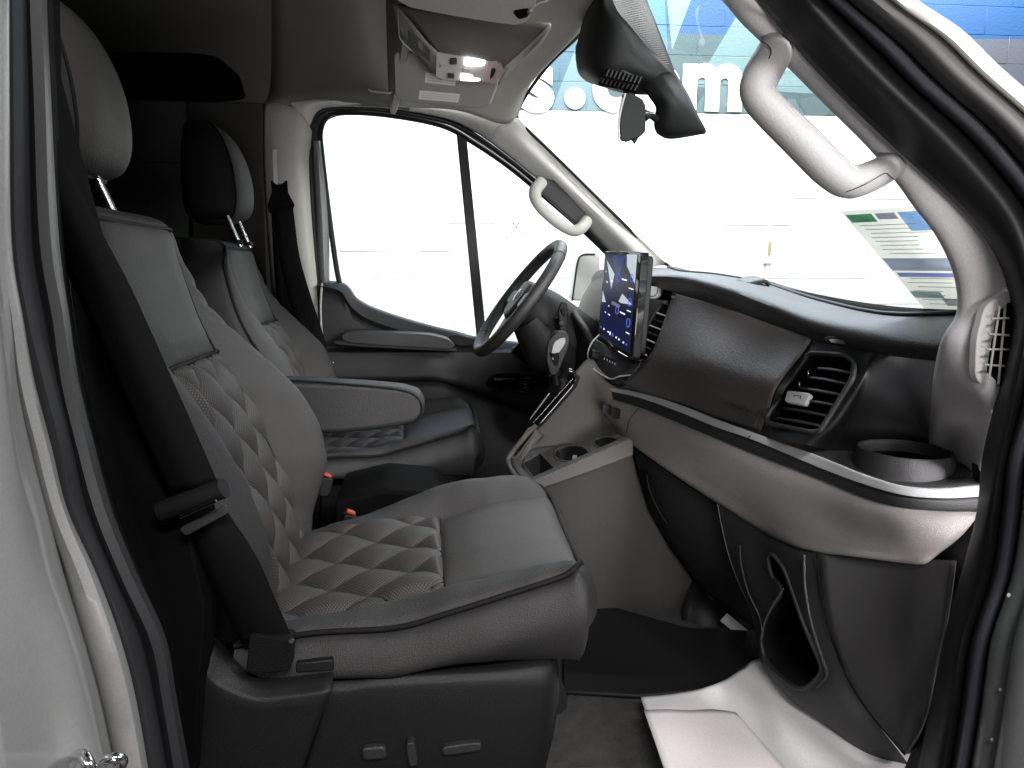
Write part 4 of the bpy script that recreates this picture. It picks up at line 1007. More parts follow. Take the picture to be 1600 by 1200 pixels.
slab('silver_panel', rnd([p(*q, 1.80) for q in ((1000, 445), (1036, 449), (1032, 463), (1024, 468), (1000, 466))], .2), (.01, .02, 0), trim_m, D, .003)
tube('panel_line', [p(*q, 1.797) for q in ((1006, 462), (1020, 463), (1026, 459), (1028, 451))], .0009, plast_grey, D, n=3, seg=6)
surf('side_infill', px([[(1008, 466, 1.80), (1045, 470, 1.75)], [(1003, 510, 1.80), (1022, 512, 1.76)], [(990, 560, 1.79), (995, 562, 1.76)]]), dash_top_m, D, nu=3, nv=5, th=.004)

# touchscreen
ts = thing('touchscreen', 'upright black touchscreen with blue display and round icons on the dashboard', 'screen', tuple(p(965, 550, 1.8)))
T0, T1, T2, T3 = p(945, 392, 1.93), p(1002, 393, 1.68), p(988, 562, 1.68), p(934, 529, 1.93)
tn = (T1 - T0).cross(T3 - T0).normalized()
if tn.x > 0: tn = -tn
slab('housing', rnd([q for q in (T0, T1, T2, T3)], .04, 3), -tn * .022, gloss, ts, .003, 3)
slab('back_shell', rnd([q.lerp((T0 + T2) / 2, .06) - tn * .022 for q in (T0, T1, T2, T3)], .06, 3), -tn * .016, plast_soft, ts, .006, 3)
def scr(u, v, d=.0016):
    a = T0.lerp(T1, u); b = T3.lerp(T2, u); return a.lerp(b, v) + tn * d
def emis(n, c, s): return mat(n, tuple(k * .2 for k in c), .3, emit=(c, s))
def quad(name, uvs, m, d, par): return slab(name, [scr(u, v, d) for u, v in uvs], tn * .0003, m, par, 0)
disp = quad('display', ((.04, .03), (.92, .03), (.92, .96), (.04, .96)), emis('screen_navy', (.008, .012, .05), 1.0), .0008, ts)
sw_ = emis('screen_reflection', (.50, .56, .62), 1.0); sb = emis('screen_blue', (.02, .035, .13), 1.0); sd = emis('screen_dark', (.008, .010, .03), .8); sg = emis('screen_grey', (.16, .18, .26), .9)
quad('screen_shape', ((.10, .10), (.36, .24), (.30, .40)), sw_, .0012, disp)  # pale triangles and dark seat shape: reflections drawn as display glow
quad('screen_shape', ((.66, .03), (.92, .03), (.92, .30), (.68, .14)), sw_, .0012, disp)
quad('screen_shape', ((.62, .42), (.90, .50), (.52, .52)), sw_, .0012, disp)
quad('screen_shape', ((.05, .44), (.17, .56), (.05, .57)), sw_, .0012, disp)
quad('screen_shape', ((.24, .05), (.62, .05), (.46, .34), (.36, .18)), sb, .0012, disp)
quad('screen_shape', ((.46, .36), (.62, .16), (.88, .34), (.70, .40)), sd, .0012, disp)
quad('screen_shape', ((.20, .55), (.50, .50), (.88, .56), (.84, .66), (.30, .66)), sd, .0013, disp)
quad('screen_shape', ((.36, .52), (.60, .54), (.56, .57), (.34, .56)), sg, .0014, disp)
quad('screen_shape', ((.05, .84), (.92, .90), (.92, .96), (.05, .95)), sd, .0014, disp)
icw = emis('screen_icon', (.7, .8, 1.0), 1.4); icb = emis('icon_blue', (.12, .17, .75), .9)
du_ = (T1 - T0).normalized(); dv_ = (T3 - T0).normalized()
def ico(u, v, r, lab=.14):
    c = scr(u, v, .0022)
    tube('icon', [c + (du_ * math.cos(a) + dv_ * math.sin(a)) * r for a in [k * math.pi / 6 for k in range(12)]], .0009, icb, disp, n=1, seg=6, closed=True)
    if lab:
        quad('icon_label', ((u + .08, v + .0), (u + .08 + lab, v + .005), (u + .08 + lab, v + .018), (u + .08, v + .013)), icw, .0018, disp)
ico(.50, .27, .010); ico(.84, .25, .010, 0); ico(.52, .60, .010); ico(.84, .48, .010, 0); ico(.84, .68, .011, 0)
for u, v, w in ((.78, .345, .12), (.78, .56, .10), (.80, .77, .09), (.26, .58, .03), (.17, .66, .03), (.27, .67, .06), (.14, .33, .05), (.28, .31, .05), (.10, .22, .02)):
    quad('icon_label', ((u, v), (u + w, v + .004), (u + w, v + .014), (u, v + .010)), icw, .0018, disp)
for k, u in enumerate((.08, .17, .30, .36, .44, .54, .62, .74, .82)):
    h = .035 if k in (3, 4) else .018
    v = .845 + .055 * u
    quad('icon', ((u, v - h / 2), (u + .03, v - h / 2), (u + .03, v + h / 2), (u, v + h / 2)), icw if k % 4 else icb, .0018, disp)

# small sockets on the roll
for x, y, Y in ((947, 641, 1.735), (960, 646, 1.70)):
    slab('socket', rnd([p(x + a, y + b, Y) for a, b in ((-5, -10), (5, -6), (4, 10), (-6, 5))], .25), (.01, .004, 0), plast_grey if x < 950 else plast_soft, D, .002)

# =================================================================== LOWER DASH
gd = surf('glove_box_door', px([
    [(984, 690, 1.685), (996, 740, 1.68), (1014, 800, 1.68), (1046, 856, 1.68), (1085, 910, 1.68)],
    [(1045, 733, 1.54), (1052, 775, 1.53), (1066, 830, 1.53), (1092, 885, 1.54), (1122, 940, 1.56)],
    [(1108, 776, 1.42), (1114, 820, 1.42), (1127, 865, 1.42), (1148, 915, 1.43), (1172, 975, 1.46)],
    [(1135, 795, 1.37), (1142, 840, 1.37), (1152, 885, 1.37), (1172, 935, 1.38), (1196, 1000, 1.40)]]), mat('glovebox_plastic', (.022, .022, .023), .5, bump=.3, bscale=900, var=.1), D, nu=6, nv=8, th=.004)
tube('door_gap', [p(*q) for q in ((986, 694, 1.665), (1045, 736, 1.52), (1110, 780, 1.40), (1150, 808, 1.33))], .0035, blackm, D, n=5, seg=8)
slab('latch_recess', rnd([p(*q, 1.60) for q in ((1009, 738), (1024, 760), (1044, 800), (1050, 822), (1036, 812), (1018, 785), (1008, 755))], .15), (.01, .01, 0), blackm, D, .002)
surf('latch', px([[(1026, 752, 1.585), (1040, 765, 1.585)], [(1034, 778, 1.59), (1046, 795, 1.59)], [(1040, 800, 1.59), (1050, 822, 1.60)]]), plast_grey, D, nu=3, nv=4, th=.006)
tube('latch_rim', [p(*q, 1.59) for q in ((1010, 742), (1015, 765), (1028, 795), (1040, 815), (1050, 822))], .0010, plast_grey, D, n=4, seg=8)
pk = [(1200, 872), (1206, 866), (1216, 876), (1227, 893), (1241, 932), (1256, 975), (1275, 1019), (1284, 1044), (1276, 1060), (1257, 1075), (1238, 1071), (1207, 1044), (1192, 1019), (1191, 987), (1203, 953), (1222, 922), (1206, 900)]
ps = surf('pocket_panel', px([
    [(1121, 787, 1.36), (1160, 813, 1.29), (1195, 836, 1.23), (1238, 858, 1.15), (1277, 864, 1.10)],
    [(1133, 850, 1.35), (1158, 858, 1.30), (1193, 866, 1.24), (1240, 885, 1.14), (1278, 905, 1.085)],
    [(1150, 900, 1.34), (1170, 915, 1.29), (1203, 935, 1.22), (1250, 948, 1.12), (1286, 955, 1.075)],
    [(1172, 950, 1.32), (1183, 975, 1.27), (1213, 1000, 1.18), (1265, 1003, 1.10), (1301, 1005, 1.055)],
    [(1183, 1010, 1.29), (1193, 1030, 1.24), (1228, 1052, 1.15), (1285, 1050, 1.075), (1320, 1050, 1.04)],
    [(1189, 1036, 1.28), (1205, 1058, 1.22), (1240, 1092, 1.13), (1300, 1098, 1.05), (1348, 1100, 1.02)],
    [(1196, 1046, 1.29), (1231, 1084, 1.20), (1287, 1131, 1.10), (1340, 1160, 1.03), (1400, 1168, .99)],
    [(1200, 1052, 1.30), (1236, 1090, 1.22), (1292, 1136, 1.12), (1362, 1187, 1.03), (1420, 1195, .985)]]), plast_grey, D, nu=12, nv=10, th=.0)
cut(ps, pk)
pk3 = []
def onsurf(o, q):
    best = None
    for v in o.data.vertices:
        x, y = topx(v.co); d = (x - q[0]) ** 2 + (y - q[1]) ** 2
        if best is None or d < best[0]: best = (d, v.co.y)
    return p(q[0], q[1], best[1])
pk3 = [onsurf(ps, q) for q in pk]
pk3 = sample(pk3, 3, True, True)
tube('pocket_rim', pk3, .0046, plast_grey, D, n=1, seg=10, closed=True)
bowl('pocket', pk3, (.10, .06, -.01), plast_soft, D, .85)
tube('pocket_lip', [p(*q) for q in ((1225, 919, 1.165), (1212, 938, 1.18), (1203, 955, 1.19), (1194, 975, 1.205), (1190, 1000, 1.215))], .0007, console_m, D, n=4, seg=8)
tube('panel_line', [p(*q) for q in ((1121, 787, 1.352), (1127, 819, 1.348), (1139, 869, 1.345), (1158, 920, 1.335), (1175, 953, 1.315))], .0008, console_m, D, n=5, seg=8)
tube('panel_ridge', [p(*q) for q in ((1156, 852, 1.285), (1158, 882, 1.285), (1169, 925, 1.28), (1186, 962, 1.255), (1191, 985, 1.235))], .0022, plast_grey, D, n=5, seg=8)
tube('panel_ridge', [p(*q) for q in ((1256, 866, 1.105), (1258, 920, 1.098), (1268, 975, 1.085), (1285, 1030, 1.068), (1292, 1055, 1.06), (1275, 1074, 1.075))], .0030, plast_grey, D, n=5, seg=8)
surf('fuse_cover', px([
    [(1277, 864, 1.098), (1380, 872, 1.02), (1450, 874, .96), (1494, 876, .925)],
    [(1282, 919, 1.085), (1380, 930, 1.01), (1440, 930, .955), (1487, 930, .92)],
    [(1295, 981, 1.065), (1380, 990, 1.0), (1430, 990, .95), (1477, 990, .91)],
    [(1320, 1050, 1.042), (1390, 1060, .98), (1425, 1060, .945), (1461, 1060, .905)],
    [(1351, 1103, 1.02), (1400, 1115, .97), (1420, 1115, .94), (1449, 1115, .905)],
    [(1390, 1150, .99), (1408, 1155, .965), (1420, 1155, .94), (1434, 1150, .905)],
    [(1414, 1178, .975), (1416, 1178, .965), (1418, 1178, .95), (1420, 1176, .93)]]), mat('cover_plastic', (.030, .029, .029), .5, bump=.3, bscale=900, var=.1), D, nu=6, nv=5, th=.004)
tube('cover_gap', [p(*q) for q in ((1276, 866, 1.088), (1281, 919, 1.078), (1294, 981, 1.058), (1319, 1050, 1.036), (1350, 1103, 1.012), (1390, 1152, .982), (1414, 1180, .965))], .0013, blackm, D, n=5, seg=6)
tube('cover_edge', [p(*q) for q in ((1494, 876, .918), (1487, 930, .912), (1477, 990, .905), (1461, 1060, .90), (1449, 1115, .90), (1435, 1150, .90), (1416, 1178, .92))], .0007, console_m, D, n=5, seg=6)
surf('end_panel', px([
    [(1440, 870, .99), (1490, 835, .96), (1540, 800, .93)],
    [(1480, 880, .95), (1496, 870, .925), (1512, 868, .905)],
    [(1486, 930, .93), (1494, 930, .915), (1502, 930, .895)],
    [(1460, 1060, .92), (1470, 1060, .905), (1478, 1060, .885)],
    [(1434, 1150, .92), (1446, 1150, .905), (1456, 1150, .88)],
    [(1400, 1240, .94), (1420, 1240, .91), (1440, 1240, .88)]]), plast_soft, D, nu=4, nv=5, th=.004)

# =================================================================== CENTRE CONSOLE
CC = thing('centre_console', 'grey brown centre console with twin cup holders below the gear lever', 'console', tuple(p(900, 1000, 1.65)))
slab('side_panel', [p(*q, 1.62) for q in ((826, 762), (985, 694), (996, 740), (1014, 800), (1046, 856), (1083, 906), (1055, 1008), (1010, 992), (960, 972), (900, 958), (800, 960), (800, 790))], (0, .04, 0), mat('console_side', (.030, .028, .026), .6, bump=.3, bscale=800, var=.1), CC, .006)
slab('side_rim', [p(*q, 1.612) for q in ((826, 754), (984, 685), (990, 690), (990, 712), (930, 735), (835, 768))], (0, .03, 0), console_m, CC, .004, 3)
A_, B_, C_ = p(830, 757, 1.62), p(984, 688, 1.62), p(813, 720, 1.81)
tp = lambda q: pl([q], A_, B_, C_)[0]
rows = []
nearE = [(828, 756), (880, 733), (930, 711), (984, 687)]; farE = [(806, 704), (850, 695), (915, 690), (965, 678)]
rows = [[tp((a[0] + (b[0] - a[0]) * t, a[1] + (b[1] - a[1]) * t)) for t in (0, .33, .66, 1)] for a, b in zip(nearE, farE)]
tr = surf('tray', rows, console_m, CC, nu=14, nv=24, th=0)
binp = [(816, 724), (844, 708), (868, 733), (836, 750)]
cupp = [(893 + 27 * math.cos(a) - 2 * math.sin(a), 709 + 12.5 * math.sin(a)) for a in [k * math.pi / 12 for k in range(24)]]
cupp2 = [(948 + 20 * math.cos(a), 692 + 9 * math.sin(a)) for a in [k * math.pi / 8 for k in range(16)]]
cut(tr, binp, cupp, cupp2)
for nm, pp__, dep in (('tray_bin', binp, .05), ('cup_well', cupp, .07), ('cup_well', cupp2, .07)):
    w3 = [tp(q) for q in pp__]
    bowl(nm, w3, (0, 0, -dep), plast_grey, CC, .92)
    tube('rim', w3 if len(w3) > 6 else rnd(w3, .12), .0028, console_m, CC, n=1, seg=8, closed=True)
for x, y in ((898, 711),):
    box('cup_grip', tp((x, y)) + V((0, 0, -.012)), (.012, .006, .022), silverpl if x == 898 else console_m, CC, bev=.002)
tube('tray_edge', [p(*q) for q in ((838, 664, 1.80), (818, 685, 1.80), (797, 712, 1.80), (795, 724, 1.78), (803, 740, 1.72), (820, 757, 1.64), (835, 764, 1.61))], .007, console_m, CC, n=6, seg=12)
surf('tray_side', px([[(836, 668, 1.82), (850, 680, 1.82)], [(802, 712, 1.81), (822, 712, 1.80)], [(806, 735, 1.73), (815, 730, 1.74)], [(828, 760, 1.63), (836, 752, 1.64)]]), console_m, CC, nu=3, nv=6, th=.006)
surf('console_tower', px([
    [(836, 655, 1.86), (865, 622, 1.86), (893, 588, 1.86), (922, 560, 1.86), (940, 580, 1.83), (990, 610, 1.72)],
    [(838, 675, 1.84), (868, 650, 1.835), (900, 625, 1.83), (925, 605, 1.82), (945, 610, 1.79), (998, 635, 1.72)],
    [(832, 692, 1.83), (868, 677, 1.82), (905, 665, 1.81), (935, 655, 1.80), (955, 655, 1.77), (1000, 670, 1.71)],
    [(804, 707, 1.82), (850, 698, 1.81), (912, 695, 1.80), (940, 693, 1.79), (970, 684, 1.75), (1000, 686, 1.70)]]), console_m, CC, nu=5, nv=6, th=.006)
slab('key_slot', rnd([p(*q, 1.80) for q in ((826, 672), (836, 674), (806, 712), (800, 712))], .2), (0, .01, 0), blackm, CC, .002)
tube('key_slot_rim', rnd([p(*q, 1.797) for q in ((826, 668), (838, 672), (807, 715), (798, 714))], .2), .0025, console_m, CC, n=1, seg=8, closed=True)
# gear selector
gs = thing('gear_lever', 'black gear lever with silver face in a glossy plate below the steering wheel', 'gear lever', tuple(p(880, 620, 1.87)))
slab('shift_plate', rnd([p(*q) for q in ((893, 578, 1.87), (902, 584, 1.83), (897, 600, 1.83), (842, 664, 1.83), (830, 668, 1.84), (826, 654, 1.87), (850, 622, 1.87), (876, 588, 1.87))], .12), (.012, .01, -.01), gloss, gs, .003)
tube('plate_line', [p(*q) for q in ((828, 655, 1.862), (850, 626, 1.862), (872, 596, 1.862))], .0012, silverpl, gs, n=3, seg=6)
tube('plate_line', [p(*q) for q in ((834, 660, 1.825), (866, 624, 1.825), (896, 590, 1.822))], .0010, chrome, gs, n=3, seg=6)
surf('shift_boot', px([[(860, 585, 1.88), (880, 590, 1.83)], [(862, 600, 1.88), (884, 602, 1.83)], [(856, 618, 1.88), (878, 612, 1.83)]]), plast_soft, gs, nu=4, nv=4, th=.02)
tube('lever', [p(870, 600, 1.85), p(868, 572, 1.84), p(866, 550, 1.83)], [.012, .010, .013], plast_soft, gs, n=4, seg=14)
kn = slab('knob', rnd([p(*q, 1.83) for q in ((853, 562), (855, 535), (868, 519), (884, 518), (891, 525), (890, 540), (882, 560), (872, 585), (860, 588))], .3, 3), (0, .045, 0), plast, gs, .012, 4)
slab('knob_face', rnd([p(*q, 1.823) for q in ((862, 547), (866, 534), (876, 528), (884, 528), (884, 536), (870, 556), (863, 564))], .25, 3), (0, .008, 0), mat('knob_silver', (.26, .26, .25), .4), kn, .003)
tube('gloss_cap', [p(*q) for q in ((876, 590, 1.83), (888, 580, 1.82), (896, 583, 1.82), (900, 592, 1.82))], .007, gloss, gs, n=4, seg=12)

# =================================================================== STEERING WHEEL
sw = thing('steering_wheel', 'black leather steering wheel with silver spokes on the far side of the cab', 'steering wheel', tuple(p(812, 465, 2.13)))
wc = p(811, 466, 2.12)
wa = V((.61, 0, .79)).normalized(); wb = V((-.03, 1, .0)); wb = (wb - wa * wb.dot(wa)).normalized(); wnm = wa.cross(wb).normalized()
if wnm.x > 0: wnm = -wnm
rr_ = .197
tube('rim', [wc + (wa * math.cos(a) + wb * math.sin(a)) * rr_ for a in [k * math.pi / 16 for k in range(32)]], .0185, plast_grey, sw, n=3, seg=18, closed=True)
for ang in (38, 142, 218, 322):
    a = R(ang); c = wc + (wa * math.cos(a) + wb * math.sin(a)) * rr_; rad = (wa * math.cos(a) + wb * math.sin(a))
    tube('rim_seam', [c + (rad * math.cos(b) + wnm * math.sin(b)) * .0188 for b in [k * math.pi / 8 for k in range(16)]], .0007, blackm, sw, n=1, seg=6, closed=True)
def W3(a, b, d=0): return wc + wa * a + wb * b + wnm * d
hub = slab('airbag_cover', rnd([W3(a, b, -.035) for a, b in ((.062, -.055), (.065, .055), (.01, .082), (-.055, .06), (-.075, 0), (-.055, -.06), (.01, -.082))], .25, 4), wnm * .045, plast_grey, sw, .015, 4)
lathe('emblem', [(0, .004), (.016, .003), (.022, 0)], W3(0.005, 0, .011), gloss, hub, axis=tuple(wnm), n=28)
tube('emblem_ring', [W3(.005 + .013 * math.sin(k * math.pi / 10), .027 * math.cos(k * math.pi / 10), .0125) for k in range(20)], .0014, silverpl, hub, n=1, seg=8, closed=True)
for s in (-1, 1):
    sp = surf('spoke', [[W3(.03, s * .06, -.01), W3(-.04, s * .06, -.01)], [W3(.022, s * .12, -.012), W3(-.035, s * .12, -.012)], [W3(.012, s * .192, -.006), W3(-.03, s * .19, -.006)]], plast_soft, sw, nu=3, nv=4, th=.02)
    slab('switch_pad', rnd([W3(a, b * s, .0) for a, b in ((.022, .075), (.018, .15), (-.022, .15), (-.028, .075))], .25), wnm * .006, mat('dull_silver', (.22, .22, .22), .4), sw, .003)
surf('spoke', [[W3(-.05, -.04, -.01), W3(-.05, .04, -.01)], [W3(-.12, -.03, -.015), W3(-.12, .03, -.015)], [W3(-.19, -.028, -.006), W3(-.19, .028, -.006)]], plast_grey, sw, nu=3, nv=4, th=.012)
tube('column', [W3(0, 0, -.03), W3(0, .0, -.09), W3(-.005, .0, -.22), W3(-.03, 0, -.30)], [.07, .085, .095, .11], plast_soft, sw, n=5, seg=28)
tube('column_shroud', [W3(-.03, -.02, -.06), W3(-.06, -.02, -.16), W3(-.08, -.02, -.26)], [.06, .085, .09], plast_soft, sw, n=5, seg=24)
slab('paddle', rnd([p(*q, 1.98) for q in ((872, 486), (878, 471), (886, 473), (888, 488), (886, 520), (876, 522), (874, 500))], .25), (0, .015, 0), plast_soft, sw, .004, 3)
tube('stalk', [p(868, 500, 2.02), p(880, 498, 1.99), p(878, 482, 1.98)], [.008, .006, .007], plast_soft, sw, n=4)
lathe('stalk_cap', [(0, .004), (.006, .003), (.007, 0)], p(877, 505, 1.97), plast_grey, sw, axis=(-.4, -1, .2), n=16)
surf('knee_panel', px([[(800, 548, 2.40), (815, 560, 2.40), (860, 590, 2.40)], [(870, 470, 2.25), (880, 530, 2.25), (890, 600, 2.2)], [(905, 500, 2.0), (910, 540, 2.0), (905, 585, 1.98)], [(930, 540, 1.93), (925, 560, 1.93), (920, 590, 1.90)]]), plast_soft, D, nu=5, nv=5, th=.02)
slab('far_knee_panel', [p(*q, 2.15) for q in ((860, 540), (900, 500), (960, 520), (960, 700), (880, 660), (866, 600))], (.05, .3, 0), plast_soft, D, .01)
tube('door_cup', [p(*q) for q in ((800, 545, 2.45), (815, 541, 2.45), (828, 546, 2.45), (815, 550, 2.45))], .004, silverpl, D, n=4, seg=8, closed=True)

# =================================================================== FOOTWELL
surf('firewall', [[V((1.25, .86, -.02)), V((1.25, 2.7, -.02))], [V((1.28, .86, .62)), V((1.28, 2.7, .62))]], darkp, van, nu=1, nv=1, su=False, sv=False, th=.02)
slab('inner_dash_core', [V((.92, .98, .30)), V((.92, 2.6, .30)), V((.92, 2.6, .62)), V((.92, .98, .62))], (.3, 0, 0), blackm, D, 0)
slab('kick_side', [V((.92, .93, -.02)), V((1.3, .93, -.02)), V((1.3, .93, .64)), V((.96, .93, .64))], (0, .02, 0), blackm, van, 0)
surf('footwell_hump', px([
    [(1082, 905, 1.64), (1130, 930, 1.66), (1190, 960, 1.70)],
    [(1068, 950, 1.58), (1120, 950, 1.56), (1196, 985, 1.60)],
    [(1066, 1010, 1.55), (1120, 1010, 1.50), (1190, 1010, 1.56)],
    [(1078, 1062, 1.53), (1108, 1056, 1.47), (1168, 1026, 1.52)],
    [(1082, 1072, 1.53), (1112, 1066, 1.47), (1180, 1030, 1.54)]]), plast, van, nu=5, nv=5, th=.01)
tube('hump_plug', [p(1124 + 13 * math.cos(a), 1008 + 15 * math.sin(a), 1.497) for a in [k * math.pi / 8 for k in range(16)]], .0012, blackm, van, n=1, seg=6, closed=True)
tube('mat_edge', [p(*q) for q in ((955, 972, 1.60), (1000, 990, 1.58), (1050, 1004, 1.56), (1060, 1014, 1.55), (1066, 1040, 1.52), (1074, 1064, 1.49), (1084, 1072, 1.47))], .006, plast_grey, van, n=5, seg=10)
slab('rubber_mat', [pZ(*q, .006) for q in ((880, 930), (1075, 985), (1190, 990), (1190, 1030), (1180, 1075), (1000, 1092), (880, 1085))], (0, 0, .008), plast_soft, van, .003)
pm = thing('paper_mat', 'white paper floor mat lying in the footwell with a folded sheet on it', 'paper', tuple(pZ(1150, 1120, .02)))
ed_t = [(1001, 1089), (1045, 1085), (1083, 1079), (1112, 1071), (1137, 1060), (1160, 1044), (1182, 1030), (1240, 1020), (1300, 1020)]
ed_b = [(1046, 1230), (1090, 1232), (1140, 1234), (1190, 1236), (1240, 1236), (1290, 1236), (1340, 1236), (1400, 1230), (1470, 1220)]
rows = []
for i, (a, b) in enumerate(zip(ed_t, ed_b)):
    r = []
    for k in range(7):
        t = k / 6; x = a[0] + (b[0] - a[0]) * t; y = a[1] + (b[1] - a[1]) * t
        h = .032 + .010 * math.sin(i * 1.1 + k * .7) + .006 * math.sin(i * 2.3 - k * 1.3) 
        r.append(pZ(x, y, max(.020, h)))
    rows.append(r)
surf('sheet', rows, paperm, pm, nu=6, nv=6, th=.0006)
rows = []
for i in range(5):
    a = (1006 + i * 36, 1110 - 1.5 * (i % 2) + (3 if i == 4 else 0)); b = (1050 + i * 52, 1235)
    rows.append([pZ(a[0] + (b[0] - a[0]) * k / 4, a[1] + (b[1] - a[1]) * k / 4, .052 + .004 * math.sin(i * 1.7 + k)) for k in range(5)])
surf('folded_sheet', rows, mat('paper_pink', (.76, .70, .71), .8, var=.04), pm, nu=4, nv=4, th=.0012)
surf('raised_corner', px([[(1125, 970, 1.50), (1136, 958, 1.50)], [(1155, 995, 1.47), (1166, 983, 1.47)], [(1186, 1027, 1.44), (1192, 1008, 1.44)]]), paperm, pm, nu=2, nv=4, th=.0008)
slab('sill_step', [V((-.4, .70, -.05)), V((.9, .70, -.05)), V((.9, .80, -.05)), V((-.4, .80, -.05))], (0, 0, .04), plast_soft, van, .005)

# =================================================================== OVERHEAD: console, visors, mirror
OC = thing('overhead_console', 'angular overhead console with two lit map lamps and small buttons', 'overhead console', tuple(p(730, 100, 1.9)))
surf('cloth_panel', px([
    [(622, 8, 1.75), (700, 18, 1.65), (780, 28, 1.58), (858, 38, 1.52)],
    [(650, 40, 1.80), (712, 48, 1.74), (780, 58, 1.70), (836, 62, 1.66)],
    [(676, 72, 1.86), (722, 80, 1.82), (768, 88, 1.79), (808, 90, 1.76)],
    [(690, 84, 1.88), (728, 90, 1.86), (764, 96, 1.84), (786, 106, 1.82)]]), conso_m, OC, nu=5, nv=5, th=.006)
surf('edge_panel', px([
    [(858, 38, 1.52), (860, 42, 1.53), (846, 66, 1.60)],
    [(820, 76, 1.70), (824, 80, 1.70), (812, 98, 1.76)],
    [(786, 106, 1.80), (790, 110, 1.80), (778, 132, 1.86)]]), headl_m, OC, nu=3, nv=5, th=.006)
surf('side_arm', px([
    [(612, 0, 1.78), (622, 8, 1.75)], [(622, 40, 1.88), (640, 30, 1.80)], [(636, 66, 1.94), (664, 60, 1.84)],
    [(664, 98, 1.95), (684, 82, 1.87)], [(690, 124, 1.95), (688, 104, 1.88)]]), visor_m, OC, nu=4, nv=6, th=.006)
tube('arm_line', [p(*q) for q in ((621, 10, 1.765), (623, 40, 1.86), (626, 62, 1.92), (650, 85, 1.93))], .0014, silverpl, OC, n=4, seg=6)
slab('arm_slot', rnd([p(*q, 1.86) for q in ((637, 45), (646, 52), (672, 78), (672, 98), (655, 84), (638, 62))], .15), (0, .015, 0), plast_grey, OC, .002)
slab('arm_switch', rnd([p(*q, 1.85) for q in ((652, 62), (661, 68), (661, 82), (654, 76))], .15), (0, .01, 0), console_m, OC, .002)
lp = slab('lamp_panel', rnd([p(*q) for q in ((682, 82, 1.87), (694, 85, 1.86), (730, 88, 1.84), (762, 92, 1.825), (764, 100, 1.825), (754, 127, 1.86), (735, 128, 1.87), (690, 124, 1.90), (681, 118, 1.90))], .06), (0.0, .01, .012), silverpl, OC, .002)
slab('map_lamp', rnd([p(*q) for q in ((726, 91, 1.835), (758, 92, 1.822), (757, 103, 1.83), (725, 103, 1.843))], .2), (0, .004, .004), lit, OC, .001)
slab('map_lamp', rnd([p(*q) for q in ((720, 116, 1.865), (751, 117, 1.853), (750, 127, 1.86), (719, 126, 1.872))], .2), (0, .004, .004), lit, OC, .001)
for pts in ([(704, 92), (714, 92), (714, 101), (703, 101)], [(700, 116), (710, 117), (709, 123), (700, 122)], [(723, 107), (735, 107), (734, 113), (722, 113)]):
    slab('lamp_button', rnd([p(x, y, 1.835 + (y - 90) * .0008 + .004) for x, y in pts], .15), (0, .01, .006), plast_grey if pts[0][0] < 720 else visor_m, OC, .001)
slab('end_cap', rnd([p(*q) for q in ((764, 93, 1.82), (776, 96, 1.80), (786, 107, 1.79), (781, 122, 1.81), (772, 132, 1.84), (753, 128, 1.855), (760, 110, 1.835))], .12), (0, .01, .012), mat('pinkish_cap', (.50, .40, .39), .4), OC, .003)
slab('cap_lens', rnd([p(*q) for q in ((768, 108, 1.812), (774, 107, 1.808), (776, 114, 1.815), (771, 124, 1.828), (765, 124, 1.835))], .2), (0, .006, .004), plast_grey, OC, .001)
# driver visor
VD = thing('sun_visor', 'grey sun visor with white warning labels behind the lit overhead console', 'sun visor', tuple(p(690, 130, 2.12)), 'sun visors')
Va, Vb, Vc = p(613, 84, 2.14), p(775, 130, 2.02), p(620, 154, 2.20)
vv = lambda pts: pl(pts, Va, Vb, Vc)
vnm = (Vb - Va).cross(Vc - Va).normalized()
if vnm.y > 0: vnm = -vnm
slab('visor', rnd(vv([(615, 82), (700, 76), (780, 100), (777, 132), (764, 165), (750, 169), (725, 168), (700, 166), (660, 162), (626, 158), (617, 150)]), .12, 3), -vnm * .014, visor_m, VD, .006, 4)
for pts in ([(665, 113), (713, 120), (711, 134), (664, 129)], [(656, 141), (719, 147), (716, 160), (654, 155)]):
    lb = slab('warning_label', [q + vnm * .0008 for q in vv(pts)], -vnm * .0006, whitep, VD, 0)
    for k in range(3):
        t = .25 + k * .25; a = vv([(pts[0][0] + 3, pts[0][1] + (pts[3][1] - pts[0][1]) * t), (pts[1][0] - 4, pts[1][1] + (pts[2][1] - pts[1][1]) * t)])
        tube('print_line', [q + vnm * .0012 for q in a], .0004, visor_m, lb, n=1, seg=4, smooth=False)
tube('visor_rod', [p(576, 140, 2.30), p(584, 143, 2.28), p(612, 145, 2.22)], .003, silverpl, VD, n=4, seg=8)
VP_ = thing('sun_visor', 'dark grey sun visor seen edge on at the top centre of the photo', 'sun visor', tuple(p(720, 10, 1.35)), 'sun visors')
slab('visor', rnd([p(*q) for q in ((600, -70, 1.30), (700, -60, 1.28), (842, -40, 1.24), (836, 12, 1.30), (824, 34, 1.33), (806, 40, 1.34), (760, 34, 1.36), (700, 24, 1.38), (640, 12, 1.40), (612, -4, 1.41))], .15, 3), (0, .006, .02), visor_m, VP_, .009, 4)
tube('visor_rod', [p(*q) for q in ((826, 20, 1.30), (836, 8, 1.31), (852, 2, 1.33), (862, -6, 1.36))], .0035, console_m, VP_, n=4, seg=10)
slab('visor_hook', rnd([p(*q) for q in ((802, 16, 1.31), (826, 12, 1.30), (826, 24, 1.31), (812, 28, 1.32))], .2), (0, .008, 0), blackm, VP_, .002)
